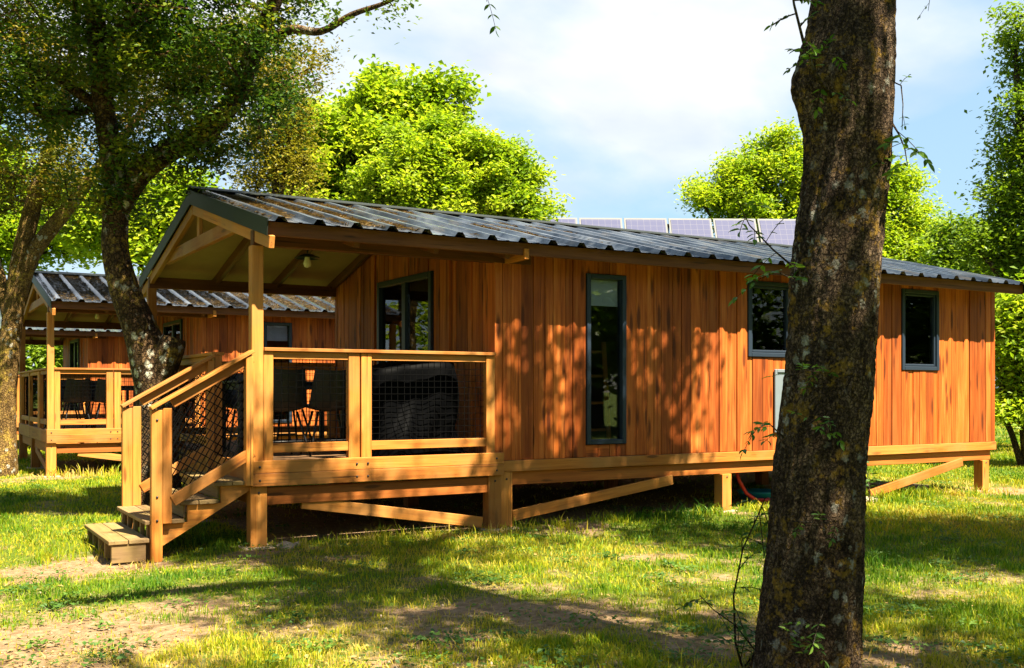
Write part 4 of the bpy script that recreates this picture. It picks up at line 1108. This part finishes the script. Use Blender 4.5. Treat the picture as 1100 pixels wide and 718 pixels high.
back_tree('dark_tree', 'tall dark green tree with sunlit edges at the right edge', 1130, 24,
          [(1112, 75, 34, 44), (1112, 150, 34, 30), (1112, 205, 44, 36), (1074, 222, 26, 22), (1050, 266, 32, 20), (1090, 270, 40, 30), (1130, 130, 60, 90), (1180, 200, 90, 90), (1072, 160, 16, 8), (1090, 35, 20, 20), (1140, 280, 60, 60)], 430, 160, .115, .36, 'leaf_mid', .3)
back_tree('small_tree', 'rounded mid green tree under the tall dark tree at right', 1040, 31,
          [(1040, 262, 30, 24), (1020, 285, 20, 16), (1070, 280, 36, 24), (1050, 305, 50, 24)], 170, 80, .17, .42, 'leaf_mid', .18)
back_tree('multi_stem_shrub', 'leafy shrub on slanting bare stems beside the right end of the near cabin', 1094, 19.5,
          [(1090, 360, 22, 40), (1095, 410, 24, 32), (1115, 380, 36, 50), (1085, 340, 18, 20), (1130, 340, 40, 40), (1110, 440, 40, 16)], 260, 90, .12, .30, 'leaf_bright', .07, stems=[[(1098, 0), (1088, 470), (1076, 435), (1080, 390), (1088, 350)], [(1102, 0), (1098, 460), (1096, 420), (1105, 370)], [(1106, 0), (1112, 450), (1120, 400)]])
back_tree('dry_tree', 'yellowish thin leaved tree between the dark canopy and the maple', 285, 24,
          [(290, 165, 30, 30), (275, 195, 22, 22), (312, 130, 24, 34), (318, 185, 22, 30), (300, 90, 20, 30)], 130, 100, .085, .36, 'leaf_dry', .16, droop=.6)
back_tree('sunny_tree', 'sunlit yellow green tree behind the second cabin roof', 170, 36,
          [(165, 225, 40, 28), (205, 205, 26, 18), (130, 250, 50, 26), (180, 262, 50, 22), (90, 235, 44, 34), (215, 245, 30, 16)], 320, 85, .22, .55, 'leaf_bright', .22)
back_tree('backdrop_tree', 'sunlit tree behind the forked tree at far left', 20, 40,
          [(30, 220, 60, 40), (-20, 200, 60, 60), (60, 255, 50, 26), (0, 260, 60, 30)], 280, 85, .24, .6, 'leaf_bright', .22)
hx = [(-260, 52), (-120, 50), (20, 54), (150, 52), (290, 50), (420, 55), (560, 52), (700, 58), (1010, 60), (1150, 62), (1290, 56), (1420, 50)]
for k, (px, F) in enumerate(hx):
    h = random.uniform(60, 95) if k < 8 else random.uniform(70, 90)
    back_tree('boundary_tree', 'low green tree in the far row of trees behind the cabins', px, F, [(px, 421 - h, 60, 30), (px - 45, 421 - h * .6, 50, 34), (px + 45, 421 - h * .62, 50, 34), (px, 421 - h * .35, 80, 28)], 150, 70, .30, .75, 'leaf_mid', .2, group='trees in the far row')

# trees behind the photographer: their crowns throw the dappled shade
def shade_tree(x, y, h, r, n, label, per=52, clr=.40):
    L = [((x, y, h), (r, r, r * .6)), ((x + r * .6, y - r * .3, h + .5), (r * .7, r * .7, r * .5)), ((x - r * .6, y + r * .3, h + .3), (r * .7, r * .7, r * .5))]
    tree('shade_tree', label, [[((x, y, -.1), .25), ((x + .1, y, 2), .2), ((x, y + .1, h - .4), .12), ((x, y, h + r * .4), .04)]], L, n, per, .11, clr, M['leaf_mid'], M['bark_far'], 'trees behind the viewpoint', (x, y, 0))
shade_tree(7.2, -7.9, 7.6, 2.1, 330, 'shade tree standing right of the viewpoint, outside the picture')
shade_tree(-1.2, -10.4, 7.6, 2.5, 105, 'shade tree standing behind the viewpoint, outside the picture', 34, .27)
shade_tree(3.0, -10.6, 7.4, 2.3, 130, 'shade tree standing behind and right of the viewpoint, outside the picture', 38, .30)
shade_tree(-6.2, -9.5, 7.4, 1.5, 45, 'shade tree standing left of the viewpoint, outside the picture')

for k, (x, y) in enumerate([(-22, -16), (-16, -24), (-8, -28), (1, -30), (6, -28), (11, -27), (16, -25.5), (20, -23), (24, -20), (28, -16), (32, -11), (36, -5), (-27, -6), (-30, 6), (-26, 16)]):  # unseen trees added to darken the window reflections and block fill light
    tree('backdrop_tree', 'unseen bushy tree added in the ring far behind the viewpoint to darken reflections', [[((x, y, -.1), .3), ((x, y, 3), .2), ((x, y, 6), .05)]],
         [((x, y, 6), (3.6, 3.6, 3)), ((x - 2, y + 1, 3), (3, 3, 2.4)), ((x + 2, y - 1, 3), (3, 3, 2.4))], 70, 60, .5, 1.3, M['leaf_mid'], M['bark_far'], 'added trees in the ring behind the viewpoint', (x, y, 0))

for k, (x, y) in enumerate([(-9, 13), (-13, 18), (-9, 22), (-15, 10), (-18, 24)]):
    tree('side_tree', 'leafy tree beyond the left edge of the picture', [[((x, y, -.1), .3), ((x, y, 3), .2), ((x, y, 6), .05)]],
         [((x, y, 6), (2.6, 2.6, 2.6)), ((x - 1, y + 1, 3), (2.2, 2.2, 2)), ((x + 1, y - 1, 3), (2.2, 2.2, 2))], 110, 60, .3, .8, M['leaf_bright'], M['bark_far'], 'trees beyond the left edge', (x, y, 0))
